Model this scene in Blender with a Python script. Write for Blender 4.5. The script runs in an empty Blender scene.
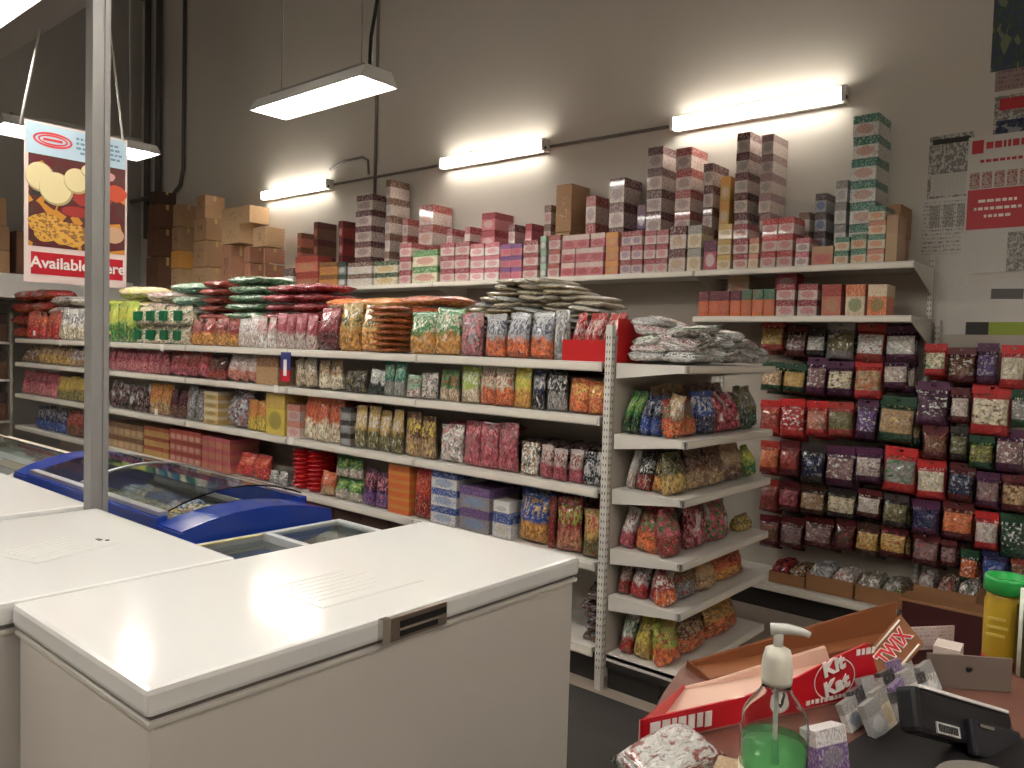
import bpy, bmesh, math, random
from mathutils import Vector, Matrix
random.seed(11)
S = bpy.context.scene
COL = S.collection
R_ = math.radians
# ------------------------------------------------------------------ camera (eye height 1.55 m)
F = 794.54
YAW, PITCH, ROLL, H = R_(40.39), R_(2.59), R_(1.663), 1.55
_c, _s = math.cos(YAW), math.sin(YAW)
FW = Vector((-_s*math.cos(PITCH), _c*math.cos(PITCH), -math.sin(PITCH)))
_r = Vector((_c, _s, 0)); _u = _r.cross(FW)
RT = _r*math.cos(ROLL) + _u*math.sin(ROLL)
UP = -_r*math.sin(ROLL) + _u*math.cos(ROLL)
EYE = Vector((0, 0, H))
def ray(x, y): return FW + RT*((x-512)/F) - UP*((y-384)/F)
def onz(x, y, z): d = ray(x, y); return EYE + d*((z-H)/d.z)
def ony(x, y, Y): d = ray(x, y); return EYE + d*(Y/d.y)
def onx(x, y, X): d = ray(x, y); return EYE + d*(X/d.x)
cd = bpy.data.cameras.new('camera'); cam = bpy.data.objects.new('camera', cd); COL.objects.link(cam)
cd.sensor_width = 36; cd.lens = F/1024*36; cd.clip_start = .05
m = Matrix.Identity(4)
for i in range(3): m[i][0], m[i][1], m[i][2], m[i][3] = RT[i], UP[i], -FW[i], EYE[i]
cam.matrix_world = m
S.camera = cam
vs = S.view_settings
vs.view_transform = 'Standard'; vs.look = 'None'; vs.gamma = 1; vs.use_curve_mapping = False; vs.exposure = .88

# ------------------------------------------------------------------ colours and materials
def lin(c):
    return tuple(((v/255)/12.92 if v/255 <= .04045 else ((v/255+.055)/1.055)**2.4) for v in c)
K = dict(white=(232,228,222), cream=(226,212,180), pale=(214,196,186), grey=(150,146,142), silver=(176,178,182), dark=(52,44,44), black=(28,26,28),
    red=(196,34,34), brick=(164,50,40), crimson=(150,20,44), maroon=(92,22,30), pink=(214,120,126), rose=(196,84,100), salmon=(206,120,96), orange=(224,104,30),
    amber=(216,148,44), gold=(206,166,74), yellow=(226,200,50), lime=(160,188,50), green=(50,132,58), teal=(30,122,100), dgreen=(24,70,44), blue=(44,84,168), navy=(28,36,84),
    sky=(120,156,200), violet=(110,72,140), purple=(82,30,70), tan=(190,152,104), kraft=(176,134,92), brown=(120,78,52), choc=(76,46,34), beige=(206,184,150), mauve=(150,110,112), olive=(120,112,60), mint=(150,196,160))
def k3(c): return lin(K[c] if isinstance(c, str) else c)
MATS = {}
def mat(name, c=(200,200,200), rough=.5, metal=0, spec=.5, emit=0, trans=0, ior=1.45, bump=0, bscale=40, coat=0, alpha=1):
    if name in MATS: return MATS[name]
    m = bpy.data.materials.new(name); m.use_nodes = True; n = m.node_tree.nodes; b = n['Principled BSDF']
    col = k3(c)+(1,)
    b.inputs['Base Color'].default_value = col; b.inputs['Roughness'].default_value = rough; b.inputs['Metallic'].default_value = metal
    b.inputs['Specular IOR Level'].default_value = spec; b.inputs['IOR'].default_value = ior
    b.inputs['Transmission Weight'].default_value = trans; b.inputs['Coat Weight'].default_value = coat
    b.inputs['Alpha'].default_value = alpha
    if emit: b.inputs['Emission Color'].default_value = col; b.inputs['Emission Strength'].default_value = emit
    if bump:
        t = n.new('ShaderNodeTexCoord'); z = n.new('ShaderNodeTexNoise'); z.inputs['Scale'].default_value = bscale; z.inputs['Detail'].default_value = 4
        u = n.new('ShaderNodeBump'); u.inputs['Strength'].default_value = bump; u.inputs['Distance'].default_value = .01
        L = m.node_tree.links.new
        L(t.outputs['Object'], z.inputs['Vector']); L(z.outputs['Fac'], u.inputs['Height']); L(u.outputs['Normal'], b.inputs['Normal'])
        # faint uneven tone of the real surface
    MATS[name] = m; return m
class NT:
    """small node graph writer"""
    def __init__(s, name, rough=.3, coat=0):
        s.m = bpy.data.materials.new(name); s.m.use_nodes = True; s.t = s.m.node_tree; s.b = s.t.nodes['Principled BSDF']
        s.b.inputs['Roughness'].default_value = rough; s.b.inputs['Coat Weight'].default_value = coat; MATS[name] = s.m
    def n(s, kind, **kw):
        x = s.t.nodes.new('ShaderNode'+kind)
        for k, v in kw.items():
            if k in ('operation','data_type','blend_type','attribute_type','attribute_name','noise_dimensions','feature','clamp','interpolation_type'): setattr(x, k, v)
        return x
    def put(s, sock, v):
        if hasattr(v, 'is_linked') or isinstance(v, bpy.types.NodeSocket): s.t.links.new(v, sock)
        else: sock.default_value = v
    def math(s, op, a, b=0., c=0.):
        x = s.n('Math', operation=op); s.put(x.inputs[0], a); s.put(x.inputs[1], b); s.put(x.inputs[2], c); return x.outputs[0]
    def vmath(s, op, a, b):
        x = s.n('VectorMath', operation=op); s.put(x.inputs[0], a); s.put(x.inputs[1], b); return x.outputs[0]
    def step(s, v, lo, hi):
        x = s.n('MapRange'); s.put(x.inputs['Value'], v); x.inputs['From Min'].default_value = lo; x.inputs['From Max'].default_value = hi; return x.outputs[0]
    def mix(s, f, a, b):
        x = s.n('Mix', data_type='RGBA'); s.put(x.inputs[0], f); s.put(x.inputs[6], a); s.put(x.inputs[7], b); return x.outputs[2]
    def attr(s, nm):
        x = s.n('Attribute', attribute_type='OBJECT', attribute_name=nm); return x.outputs['Color']
    def gen(s):
        t = s.n('TexCoord'); return t.outputs['Generated']
    def sep(s, v):
        x = s.n('SeparateXYZ'); s.put(x.inputs[0], v); return x.outputs
    def rnd(s):
        x = s.n('ObjectInfo'); return x.outputs['Random']
    def noise(s, v, sc, det=2., dist=0.):
        x = s.n('TexNoise'); s.put(x.inputs['Vector'], v); x.inputs['Scale'].default_value = sc; x.inputs['Detail'].default_value = det; x.inputs['Distortion'].default_value = dist; return x.outputs['Fac']
    def vor(s, v, sc):
        x = s.n('TexVoronoi'); s.put(x.inputs['Vector'], v); x.inputs['Scale'].default_value = sc; return x.outputs
    def bump(s, h, st, d=.02):
        x = s.n('Bump'); x.inputs['Strength'].default_value = st; x.inputs['Distance'].default_value = d; s.put(x.inputs['Height'], h); s.t.links.new(x.outputs[0], s.b.inputs['Normal'])
    def seeded(s, scale=(1,1,1)):
        g = s.gen(); r = s.math('MULTIPLY', s.rnd(), 40.)
        return s.vmath('ADD', s.vmath('MULTIPLY', g, scale), r)
    def vary(s, col, fac, lo=.55, hi=1.5):
        """brightness change of a colour by a cell value"""
        x = s.n('HueSaturation'); s.put(x.inputs['Color'], col)
        r = s.n('MapRange'); s.put(r.inputs['Value'], fac); r.inputs['To Min'].default_value = lo; r.inputs['To Max'].default_value = hi
        s.t.links.new(r.outputs[0], x.inputs['Value']); return x.outputs[0]
    def out(s, col): s.put(s.b.inputs['Base Color'], col); return s.m
def m_film():      # printed foil bag: plain film, lettering band, picture of the food below
    t = NT('printed_film', .27); g = t.gen(); x, y, z = t.sep(g); sd = t.seeded()
    c1, c2, c3 = t.attr('c1'), t.attr('c2'), t.attr('c3')
    warp = t.noise(sd, 3.2, 3)
    zz = t.math('ADD', z, t.math('MULTIPLY', t.math('SUBTRACT', warp, .5), .5))
    v = t.vor(sd, 12.); fd = t.vary(c3, t.sep(v['Color'])[0], .45, 1.4)
    col = t.mix(t.step(zz, .50, .38), c1, fd)
    let = t.noise(t.seeded((13, 1, 8)), 1.25, 4)
    band = t.math('MULTIPLY', t.step(z, .50, .53), t.step(z, .86, .83))
    col = t.mix(t.math('MULTIPLY', t.math('MULTIPLY', t.step(let, .49, .56), band), .85), col, c2)
    blot = t.noise(sd, 8., 4)
    col = t.mix(t.math('MULTIPLY', t.step(blot, .56, .66), .8), col, c2)
    fl = t.noise(t.seeded((1, 1, 1.4)), 17., 3)
    col = t.mix(t.math('MULTIPLY', t.step(fl, .60, .72), .7), col, (.60, .56, .52, 1))
    col = t.mix(t.math('MULTIPLY', t.step(fl, .42, .30), .8), col, t.vary(c1, .0, .3, .3))
    t.bump(t.noise(sd, 8., 3, .6), .85); t.b.inputs['Coat Weight'].default_value = .5; t.b.inputs['Coat Roughness'].default_value = .1
    return t.out(col)
def m_clear():     # clear bag full of loose goods
    t = NT('clear_bag_of_goods', .2); x, y, z = t.sep(t.gen()); sd = t.seeded()
    c1, c2, c3 = t.attr('c1'), t.attr('c2'), t.attr('c3')
    v = t.vor(sd, 14.); cell = t.sep(v['Color'])
    col = t.vary(t.mix(t.step(cell[0], .55, .6), c1, c3), cell[1], .4, 1.35)
    lab = t.math('MULTIPLY', t.step(t.noise(sd, 3.2, 3), .54, .62), t.step(z, .25, .28))
    col = t.mix(t.math('MULTIPLY', lab, .7), col, c2)
    t.bump(t.noise(sd, 8., 3, .8), .9); t.b.inputs['Coat Weight'].default_value = .6; t.b.inputs['Coat Roughness'].default_value = .08
    return t.out(col)
def m_peg():       # spice pouch: coloured film frame round a clear window
    t = NT('spice_pouch_film', .24); x, y, z = t.sep(t.gen()); sd = t.seeded()
    c1, c2, c3 = t.attr('c1'), t.attr('c2'), t.attr('c3')
    cell = t.sep(t.vor(sd, 15.)['Color'])
    cont = t.vary(c2, cell[0], .6, 1.3)
    cont = t.mix(t.math('MULTIPLY', t.step(t.noise(t.seeded((5, 1, 8)), 1.5, 2), .57, .6), .8), cont, c3)
    ax = t.math('ABSOLUTE', t.math('SUBTRACT', x, .5))
    win = t.math('MULTIPLY', t.step(ax, .43, .41), t.math('MULTIPLY', t.step(z, .22, .25), t.step(z, .80, .77)))
    head = t.vary(c1, t.noise(sd, 6., 2), .5, 1.4)
    let = t.math('MULTIPLY', t.step(t.noise(t.seeded((10, 1, 8)), 1.2, 2), .55, .58), t.step(z, .80, .83))
    head = t.mix(t.math('MULTIPLY', let, .7), head, c3)
    t.bump(t.noise(sd, 6., 3, 1.), .85); t.b.inputs['Coat Weight'].default_value = .5; t.b.inputs['Coat Roughness'].default_value = .1
    return t.out(t.mix(win, head, cont))
def m_tea():       # small retail carton: dark printed band over pale panel with an oval picture
    t = NT('printed_carton', .38); g = t.gen(); x, y, z = t.sep(g); sd = t.seeded()
    c1, c2, c3 = t.attr('c1'), t.attr('c2'), t.attr('c3')
    col = t.mix(t.step(z, .60, .63), c1, c2)
    let = t.noise(t.seeded((14, 14, 9)), 1.3, 4)
    col = t.mix(t.math('MULTIPLY', t.step(let, .50, .60), .5), col, t.mix(t.step(z, .60, .63), c2, c1))
    dx = t.math('MULTIPLY', t.math('SUBTRACT', x, .5), 2.6); dz = t.math('MULTIPLY', t.math('SUBTRACT', z, .34), 4.2)
    rr = t.math('ADD', t.math('MULTIPLY', dx, dx), t.math('MULTIPLY', dz, dz))
    front = t.step(y, .06, .03)
    col = t.mix(t.math('MULTIPLY', t.math('MULTIPLY', t.step(rr, 1.1, .6), front), .6), col, t.vary(c3, t.noise(sd, 12., 2), .6, 1.3))
    t.b.inputs['Coat Weight'].default_value = .4
    return t.out(col)
def m_kraft():
    t = NT('corrugated_board', .75); sd = t.seeded(); x, y, z = t.sep(t.gen()); c1, c2, c3 = t.attr('c1'), t.attr('c2'), t.attr('c3')
    col = t.vary(c1, t.noise(t.seeded((1, 1, 5)), 5., 4), .75, 1.2)
    pr = t.noise(t.seeded((6, 6, 7)), 1.2, 2)
    zone = t.math('MULTIPLY', t.math('MULTIPLY', t.step(z, .3, .32), t.step(z, .74, .72)), t.math('MULTIPLY', t.step(x, .28, .3), t.step(x, .72, .7)))
    col = t.mix(t.math('MULTIPLY', t.math('MULTIPLY', zone, t.step(pr, .52, .58)), .5), col, c2)
    t.bump(t.noise(t.seeded((40, 40, 2)), 1., 1), .12)
    return t.out(col)
def m_paper(name, base, ink, sx, sz, thr=.52, rough=.6):   # printed sheet: lines of small type
    t = NT(name, rough); g = t.gen(); x, y, z = t.sep(g)
    v = t.vmath('MULTIPLY', g, (sx*1.5, 1, sz*1.5)); a = t.noise(v, 1., 3); sz *= 1.3
    rows = t.math('FRACT', t.math('MULTIPLY', z, sz*.8))
    marg = t.math('MULTIPLY', t.math('MULTIPLY', t.step(x, .06, .08), t.step(x, .94, .92)), t.math('MULTIPLY', t.step(z, .05, .06), t.step(z, .95, .94)))
    f = t.math('MULTIPLY', t.math('MULTIPLY', t.math('MULTIPLY', t.step(a, thr, thr+.1), t.step(rows, .35, .5)), marg), .75)
    return t.out(t.mix(f, k3(base)+(1,), k3(ink)+(1,)))
def m_photo(name, a, b, c, sc=5):   # newsprint picture blocks
    t = NT(name, .55); g = t.gen()
    cell = t.sep(t.vor(g, sc)['Color']); n = t.noise(g, sc*2.2, 4, .8)
    col = t.mix(t.step(n, .44, .52), k3(a)+(1,), k3(b)+(1,)); col = t.mix(t.math('MULTIPLY', t.step(cell[0], .7, .72), .8), col, k3(c)+(1,))
    return t.out(col)
FILM, CLEAR, PEG, TEA, KRAFT = m_film(), m_clear(), m_peg(), m_tea(), m_kraft()
STEEL = mat('white_enamel_steel', (206,202,194), .4, bump=.02, bscale=8)
PANEL = mat('beige_back_panel', (176,168,156), .6)
KICK = mat('dark_kick_plate', (44,42,40), .5)
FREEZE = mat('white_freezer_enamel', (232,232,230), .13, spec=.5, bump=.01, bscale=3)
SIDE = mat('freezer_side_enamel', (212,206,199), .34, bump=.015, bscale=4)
GASKET = mat('grey_rubber_gasket', (120,112,106), .6)
CHROME = mat('chrome', (200,198,194), .15, 1)
BLACKP = mat('black_plastic', (26,26,30), .3)
TUBE = mat('wall_fluorescent_tube', (255,248,236), .4, emit=17.)
TUBED = mat('fill_batten_tube', (255,248,236), .4, emit=11.)
TUBEH = mat('hanging_fluorescent_tube', (255,250,242), .4, emit=26.)
TAPE = mat('brown_packing_tape', (196,166,112), .2)
WALLM = mat('painted_wall', (204,198,189), .75, bump=.05, bscale=6)
WHITE = mat('white_plastic', (230,228,222), .35)
REDP = mat('red_print', (190,30,44), .4)

# ------------------------------------------------------------------ mesh helpers
def mesh_from(bm, name, smooth=False):
    me = bpy.data.meshes.new(name); bm.to_mesh(me); bm.free()
    if smooth:
        for p in me.polygons: p.use_smooth = True
    return me
def put(name, me, m=None, parent=None, loc=(0,0,0), rot=(0,0,0), sc=(1,1,1)):
    o = bpy.data.objects.new(name, me); COL.objects.link(o)
    if m and hasattr(me, 'materials') and not me.materials: me.materials.append(m)
    o.location = loc; o.rotation_euler = rot; o.scale = sc
    if parent: o.parent = parent
    return o
def tag(o, label, cat, group=None):
    o['label'] = label; o['category'] = cat
    if group: o['group'] = group
    return o
def empty(name, label, cat, loc=(0,0,0), rz=0, group=None):
    o = bpy.data.objects.new(name, None); COL.objects.link(o); o.location = loc; o.rotation_euler = (0,0,rz); o.empty_display_size = .1
    return tag(o, label, cat, group)
def bx(bm, a, b, bev=0):
    r = bmesh.ops.create_cube(bm, size=1); v = r['verts']
    for q in v:
        for i in range(3): q.co[i] = (a[i]+b[i])/2 + q.co[i]*(b[i]-a[i])
    if bev: bmesh.ops.bevel(bm, geom=list({e for q in v for e in q.link_edges}), offset=bev, segments=2, affect='EDGES', profile=.6)
def box(name, a, b, m, parent=None, bev=0, **kw):
    bm = bmesh.new(); bx(bm, a, b, bev); return put(name, mesh_from(bm, name), m, parent, **kw)
def boxes(name, lst, m, parent=None, bev=0, **kw):
    bm = bmesh.new()
    for a, b in lst: bx(bm, a, b, bev)
    return put(name, mesh_from(bm, name), m, parent, **kw)
def tube_bm(bm, pts, r, seg=10):
    pts = [Vector(p) for p in pts]; rings = []
    for i, p in enumerate(pts):
        d = (pts[min(i+1, len(pts)-1)]-pts[max(i-1, 0)]).normalized()
        a = d.orthogonal().normalized() if i == 0 else (rings_a - d*rings_a.dot(d)).normalized()
        rings_a = a; b = d.cross(a)
        rr = r[i] if isinstance(r, (list, tuple)) else r
        rings.append([bm.verts.new(p + (a*math.cos(t)+b*math.sin(t))*rr) for t in [2*math.pi*j/seg for j in range(seg)]])
    for q, w in zip(rings, rings[1:]):
        for j in range(seg): bm.faces.new((q[j], q[(j+1)%seg], w[(j+1)%seg], w[j]))
    bm.faces.new(rings[0][::-1]); bm.faces.new(rings[-1])
def tube(name, pts, r, m, parent=None, seg=10, **kw):
    bm = bmesh.new(); tube_bm(bm, pts, r, seg); return put(name, mesh_from(bm, name, True), m, parent, **kw)
def lathe(name, prof, m, parent=None, seg=24, **kw):
    bm = bmesh.new(); rings = []
    for r, z in prof: rings.append([bm.verts.new((r*math.cos(2*math.pi*j/seg), r*math.sin(2*math.pi*j/seg), z)) for j in range(seg)])
    for q, w in zip(rings, rings[1:]):
        for j in range(seg): bm.faces.new((q[j], q[(j+1)%seg], w[(j+1)%seg], w[j]))
    if prof[0][0] > 1e-4: bm.faces.new(rings[0][::-1])
    if prof[-1][0] > 1e-4: bm.faces.new(rings[-1])
    bmesh.ops.remove_doubles(bm, verts=bm.verts, dist=1e-5)
    return put(name, mesh_from(bm, name, True), m, parent, **kw)
def prism(name, poly, axis, a, b, m, parent=None, bev=0, **kw):
    """extrude a polygon (pairs) along axis 'x','y','z' from a to b"""
    bm = bmesh.new()
    def P(p, t): return {'x': (t, p[0], p[1]), 'y': (p[0], t, p[1]), 'z': (p[0], p[1], t)}[axis]
    A = [bm.verts.new(P(p, a)) for p in poly]; B = [bm.verts.new(P(p, b)) for p in poly]
    bm.faces.new(A); bm.faces.new(B[::-1]); n = len(poly)
    for i in range(n): bm.faces.new((A[i], B[i], B[(i+1)%n], A[(i+1)%n]))
    bmesh.ops.recalc_face_normals(bm, faces=bm.faces)
    if bev: bmesh.ops.bevel(bm, geom=list(bm.edges), offset=bev, segments=2, affect='EDGES')
    return put(name, mesh_from(bm, name), m, parent, **kw)
def text(body, size, m, parent, loc, rot, name='lettering', sx=1, bold=.0):
    cu = bpy.data.curves.new(name, 'FONT'); cu.body = body; cu.size = size; cu.align_x = 'CENTER'; cu.align_y = 'CENTER'; cu.extrude = .0006; cu.offset = bold
    cu.materials.append(m); tmp = bpy.data.objects.new(name, cu); me = bpy.data.meshes.new_from_object(tmp); bpy.data.objects.remove(tmp); me.name = name
    o = bpy.data.objects.new(name, me); COL.objects.link(o); o.location = loc; o.rotation_euler = rot; o.scale = (sx, 1, 1); o.parent = parent; return o
# ---- unit package shapes (1 x 1 x 1, standing on z = 0, front towards -y)
def pouch_me(seed, low=.42, seal=.07, wr=.09, name='pouch'):
    rn = random.Random(seed); bm = bmesh.new(); NU, NV = 12, 14; ph = [rn.uniform(0, 6.3) for _ in range(6)]
    top = None
    def depth(u, v):
        a = max(0., 1-abs(2*u-1)**2.6)**.55
        if v > 1-seal: b = .04
        else:
            w = v/(1-seal); b = min(1, (w/.10))**.5 * (1-max(0, (w-low)/(1-low))**1.8)**.8
        if v <= 0: b = .25
        return max(.02, a*b)
    grid = {}
    for sgn in (-1, 1):
        for i in range(NU+1):
            for j in range(NV+1):
                u, v = i/NU, j/NV
                edge = (i in (0, NU))
                if sgn == 1 and edge: grid[1, i, j] = grid[-1, i, j]; continue
                d = depth(u, v)*.46
                d *= 1 + wr*math.sin(9*u+ph[0])*math.sin(7*v+ph[1]) + wr*math.sin(17*u+ph[2]+4*v)*max(0, abs(v-.5)-.2)*3
                pinch = 1-.10*math.sin(math.pi*min(1, v/.93))*(1 if seed % 2 else .7)
                xx = (u-.5)*pinch + .012*math.sin(8*v+ph[3])
                zz = v + (.012*math.sin(5*u+ph[4]) if j == NV else 0)
                grid[sgn, i, j] = bm.verts.new((xx, sgn*d + .05*math.sin(3*v+ph[5])*(v**2), zz))
    for sgn in (-1, 1):
        for i in range(NU):
            for j in range(NV):
                q = (grid[sgn, i, j], grid[sgn, i+1, j], grid[sgn, i+1, j+1], grid[sgn, i, j+1])
                bm.faces.new(q if sgn == -1 else q[::-1])
    for j in (0, NV):
        for i in range(NU):
            q = [grid[-1, i, j], grid[-1, i+1, j], grid[1, i+1, j], grid[1, i, j]]
            q = list(dict.fromkeys(q))
            try: bm.faces.new(q if j else q[::-1])
            except ValueError: pass
    bmesh.ops.recalc_face_normals(bm, faces=bm.faces)
    return mesh_from(bm, name, True)
def pillow_me(seed, name='lying_bag'):
    rn = random.Random(seed); bm = bmesh.new(); N = 12; ph = [rn.uniform(0, 6.3) for _ in range(6)]; g = {}
    for sgn in (-1, 1):
        for i in range(N+1):
            for j in range(N+1):
                u, v = i/N, j/N; e = i in (0, N) or j in (0, N)
                if sgn == 1 and e: g[1, i, j] = g[-1, i, j]; continue
                b = (max(0, 1-abs(2*u-1)**4)**.5) * (max(0, 1-abs(2*v-1)**4)**.5)
                w = 1+.12*math.sin(7*u+ph[0])*math.sin(6*v+ph[1])+.06*math.sin(15*u+ph[2]+5*v)
                z = .5 + sgn*b*.44*w + (.16*math.sin(4*u+ph[3]+3*v) if e else 0)
                g[sgn, i, j] = bm.verts.new((u-.5+.02*math.sin(6*v+ph[4]), v-.5+.02*math.sin(6*u+ph[5]), z))
    for sgn in (-1, 1):
        for i in range(N):
            for j in range(N):
                q = (g[sgn, i, j], g[sgn, i+1, j], g[sgn, i+1, j+1], g[sgn, i, j+1])
                bm.faces.new(q if sgn == 1 else q[::-1])
    bmesh.ops.recalc_face_normals(bm, faces=bm.faces)
    lo = min(v.co.z for v in bm.verts); hi = max(v.co.z for v in bm.verts)
    for v in bm.verts: v.co.z = (v.co.z-lo)/(hi-lo)
    return mesh_from(bm, name, True)
def carton_me(seed, bev=.02, seam=True):
    bm = bmesh.new(); bx(bm, (-.5,-.5,0), (.5,.5,1), bev)
    if seam: bx(bm, (-.49,-.012,.999), (.49,.012,1.004))
    return mesh_from(bm, 'carton')
def pouch_lib(m, n=4, **kw):
    L = []
    for s in range(n):
        me = pouch_me(s*7+3, **kw); me.materials.append(m); L.append(me)
    return L
FILMB = pouch_lib(FILM); CLEARB = pouch_lib(CLEAR, low=.45, wr=.14); PEGB = pouch_lib(PEG, low=.35, wr=.06)
FILMP = []; CLEARP = []
for s in range(4):
    a = pillow_me(s*5+1); a.materials.append(FILM); FILMP.append(a); b = a.copy(); b.materials.clear(); b.materials.append(CLEAR); CLEARP.append(b)
TEAC = carton_me(1, .012, False); TEAC.materials.append(TEA)
KRC = carton_me(2, .012); KRC.materials.append(KRAFT)
_bm = bmesh.new(); bx(_bm, (-.505,-.07,1.0), (.505,.07,1.006)); bx(_bm, (.5,-.07,.78), (.506,.07,1.003)); bx(_bm, (-.506,-.07,.78), (-.5,.07,1.003)); TAPEM = mesh_from(_bm, 'tape'); TAPEM.materials.append(TAPE)
_bm = bmesh.new()      # header card with a hang hole
bx(_bm, (-.47,-.06,.90), (-.06,.06,1.12)); bx(_bm, (.06,-.06,.90), (.47,.06,1.12)); bx(_bm, (-.06,-.06,.90), (.06,.06,1.0)); bx(_bm, (-.06,-.06,1.06), (.06,.06,1.12))
HEADM = mesh_from(_bm, 'header_card'); 
_t = NT('header_card_print', .4); HEADM.materials.append(_t.out(_t.vary(_t.attr('c1'), _t.noise(_t.seeded((6,1,2)), 1.5, 2), .6, 1.4)))
_bm = bmesh.new()      # one stack of nested cups
prof = [(.30,0)]
for i in range(9):
    z = i*.105; prof += [(.40, z+.02), (.47, z+.085), (.49, z+.09), (.49, z+.1), (.40, z+.104)]
SEG = 20
rings = [[_bm.verts.new((r*math.cos(2*math.pi*j/SEG), r*math.sin(2*math.pi*j/SEG), z)) for j in range(SEG)] for r, z in prof]
for q, w in zip(rings, rings[1:]):
    for j in range(SEG): _bm.faces.new((q[j], q[(j+1)%SEG], w[(j+1)%SEG], w[j]))
_bm.faces.new(rings[0][::-1]); _bm.faces.new(rings[-1]); CUPS = mesh_from(_bm, 'cups', True); CUPS.materials.append(mat('red_cup_plastic', (186,24,28), .25))
ORD = ['first','second','third','fourth','fifth','sixth','seventh','eighth','ninth','tenth','eleventh','twelfth','thirteenth','fourteenth','fifteenth','sixteenth','seventeenth','eighteenth','nineteenth','twentieth']
LABELS = {}
def colour(o, c1, c2, c3):
    j = random.uniform(.88, 1.1)
    for k, c in (('c1', c1), ('c2', c2), ('c3', c3)): q = k3(c); g = .3*q[0]+.55*q[1]+.15*q[2]; o[k] = [min(1, (v*.88+g*.12)*.90*j) for v in q]
def pack(name, me, loc, dims, cols, label, cat, group=None, rot=(0,0,0)):
    o = put(name, me, None, None, loc, rot, dims); colour(o, *cols); tag(o, label, cat, group); return o
NAMES = dict(film='snack_bag', clear='clear_bag', tea='small_box', kraft='carton', cups='cup_stack', card='divider_card')
def lib(kind): return {'film': FILMB, 'clear': CLEARB, 'tea': [TEAC], 'kraft': [KRC], 'cups': [CUPS]}[kind]
LVS = ['lowest'] + [a + ' up' for a in ORD[1:]]
def nth(i, n, what='from left'):
    return 'only one' if n == 1 else ('%s of %d %s' % (ORD[i], n, what))
# ------------------------------------------------------------------ the room
YW = 5.144; XL = -11.3; XR = 3.0; YB = -4.0; ZC = 6.2
def struct(o): o['kind'] = 'structure'; return o
fl = NT('floor_tile', .55); _o = fl.n('TexCoord').outputs['Object']; fl.b.inputs['Specular IOR Level'].default_value = .4
FLOORM = fl.out(fl.vary((.34, .285, .235, 1), fl.noise(_o, 3.5, 5), .85, 1.12))
CEILM = mat('dark_ceiling', (120,114,106), .9)
struct(box('floor', (XL-.1,YB-.1,-.1), (XR+.1,YW+.1,0), FLOORM))
struct(box('ceiling', (XL-.1,YB-.1,ZC), (XR+.1,YW+.1,ZC+.1), CEILM))
struct(box('wall_back', (XL-.1,YW,0), (XR+.1,YW+.1,ZC), WALLM))
struct(box('wall_left', (XL-.1,YB,0), (XL,YW,ZC), mat('left_wall_paint', (150,146,140), .8)))
struct(box('wall_right', (XR,YB,0), (XR+.1,YW,ZC), WALLM))
struct(box('wall_front', (XL,YB-.1,0), (XR,YB,ZC), WALLM))
dm = NT('dark_aisle_vinyl', .6); _o = dm.n('TexCoord').outputs['Object']
DARKF = dm.out(dm.vary((.045, .040, .036, 1), dm.noise(_o, 6., 5), .7, 1.35))
tag(box('floor_mat', (-9.6,-1.2,.0), (-.62,2.955,.006), DARKF, bev=.002), 'dark rubber matting covering the aisle in front of the white chest freezer', 'mat')

# ------------------------------------------------------------------ shelving
def lip_shelf(par, x0, x1, y0, y1, z, n='shelf', lip=.042, face='y'):
    """pressed steel shelf with a rolled front lip (front at y0, or at x1 when face == 'x')"""
    if face == 'y':
        o = boxes(n, [((x0,y0+.012,z-.022), (x1,y1,z)), ((x0,y0,z-lip), (x1,y0+.014,z+.002))], STEEL, par, .003)
        box('price_rail', (x0+.01,y0-.004,z-lip+.006), (x1-.01,y0-.0005,z-.006), mat('price_rail_plastic', (222,216,204), .3), o, .001)
    else:
        o = boxes(n, [((x0,y0,z-.022), (x1-.012,y1,z)), ((x1-.014,y0,z-lip), (x1,y1,z+.002)), ((x0,y0,z-lip), (x1,y0+.01,z+.001))], STEEL, par, .003)
        box('price_rail', (x1+.0005,y0+.01,z-lip+.006), (x1+.004,y1-.01,z-.006), mat('price_rail_plastic', (222,216,204), .3), o, .001)
    return o
def upright(par, x, y, z1, w=.034, d=.03, face='y', n='upright', z0=0):
    o = box(n, (x-w/2,y-d/2,z0), (x+w/2,y+d/2,z1), STEEL, par, .003)
    L = []
    zz = max(z0, .1)
    while zz < z1-.04:
        for s in (-.007, .007):
            L.append(((x+s-.002, y-d/2-.0008, zz), (x+s+.002, y-d/2+.001, zz+.012))); 
            if face == 'x': L.append(((x+w/2-.001, y+s-.002, zz), (x+w/2+.0008, y+s+.002, zz+.012)))
        zz += .032
    boxes('slots', L, BLACKP, o)
    return o
GZ = [1.497, 1.248, .915, .575, .175]
GY = 3.012
def gondola(x0, x1, label):
    r = empty('gondola_shelving', label, 'shelving', ((x0+x1)/2, 3.48, 0)); off = Vector(r.location)
    def fix(o): o.location = o.location - off if o.parent == r else o.location; return o
    xm = (x0+x1)/2
    for z in GZ:
        for a, b in ((x0+.004, xm-.004), (xm+.004, x1-.004)): fix(lip_shelf(r, a, b, GY, 3.45, z))
        fix(box('rear_shelf', (x0+.004, 3.50, z-.022), (x1-.004, 3.93, z), STEEL, r, .003))
    fix(box('back_panel', (x0+.004,3.455,.1), (x1-.004,3.495,1.47), PANEL, r))
    fix(box('kick_plate', (x0+.004,3.07,0), (x1-.004,3.09,.13), KICK, r))
    fix(upright(r, x0+.02, 3.475, 1.474)); fix(upright(r, xm, 3.475, 1.474))
    # tags clipped on the rails
    return r
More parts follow.
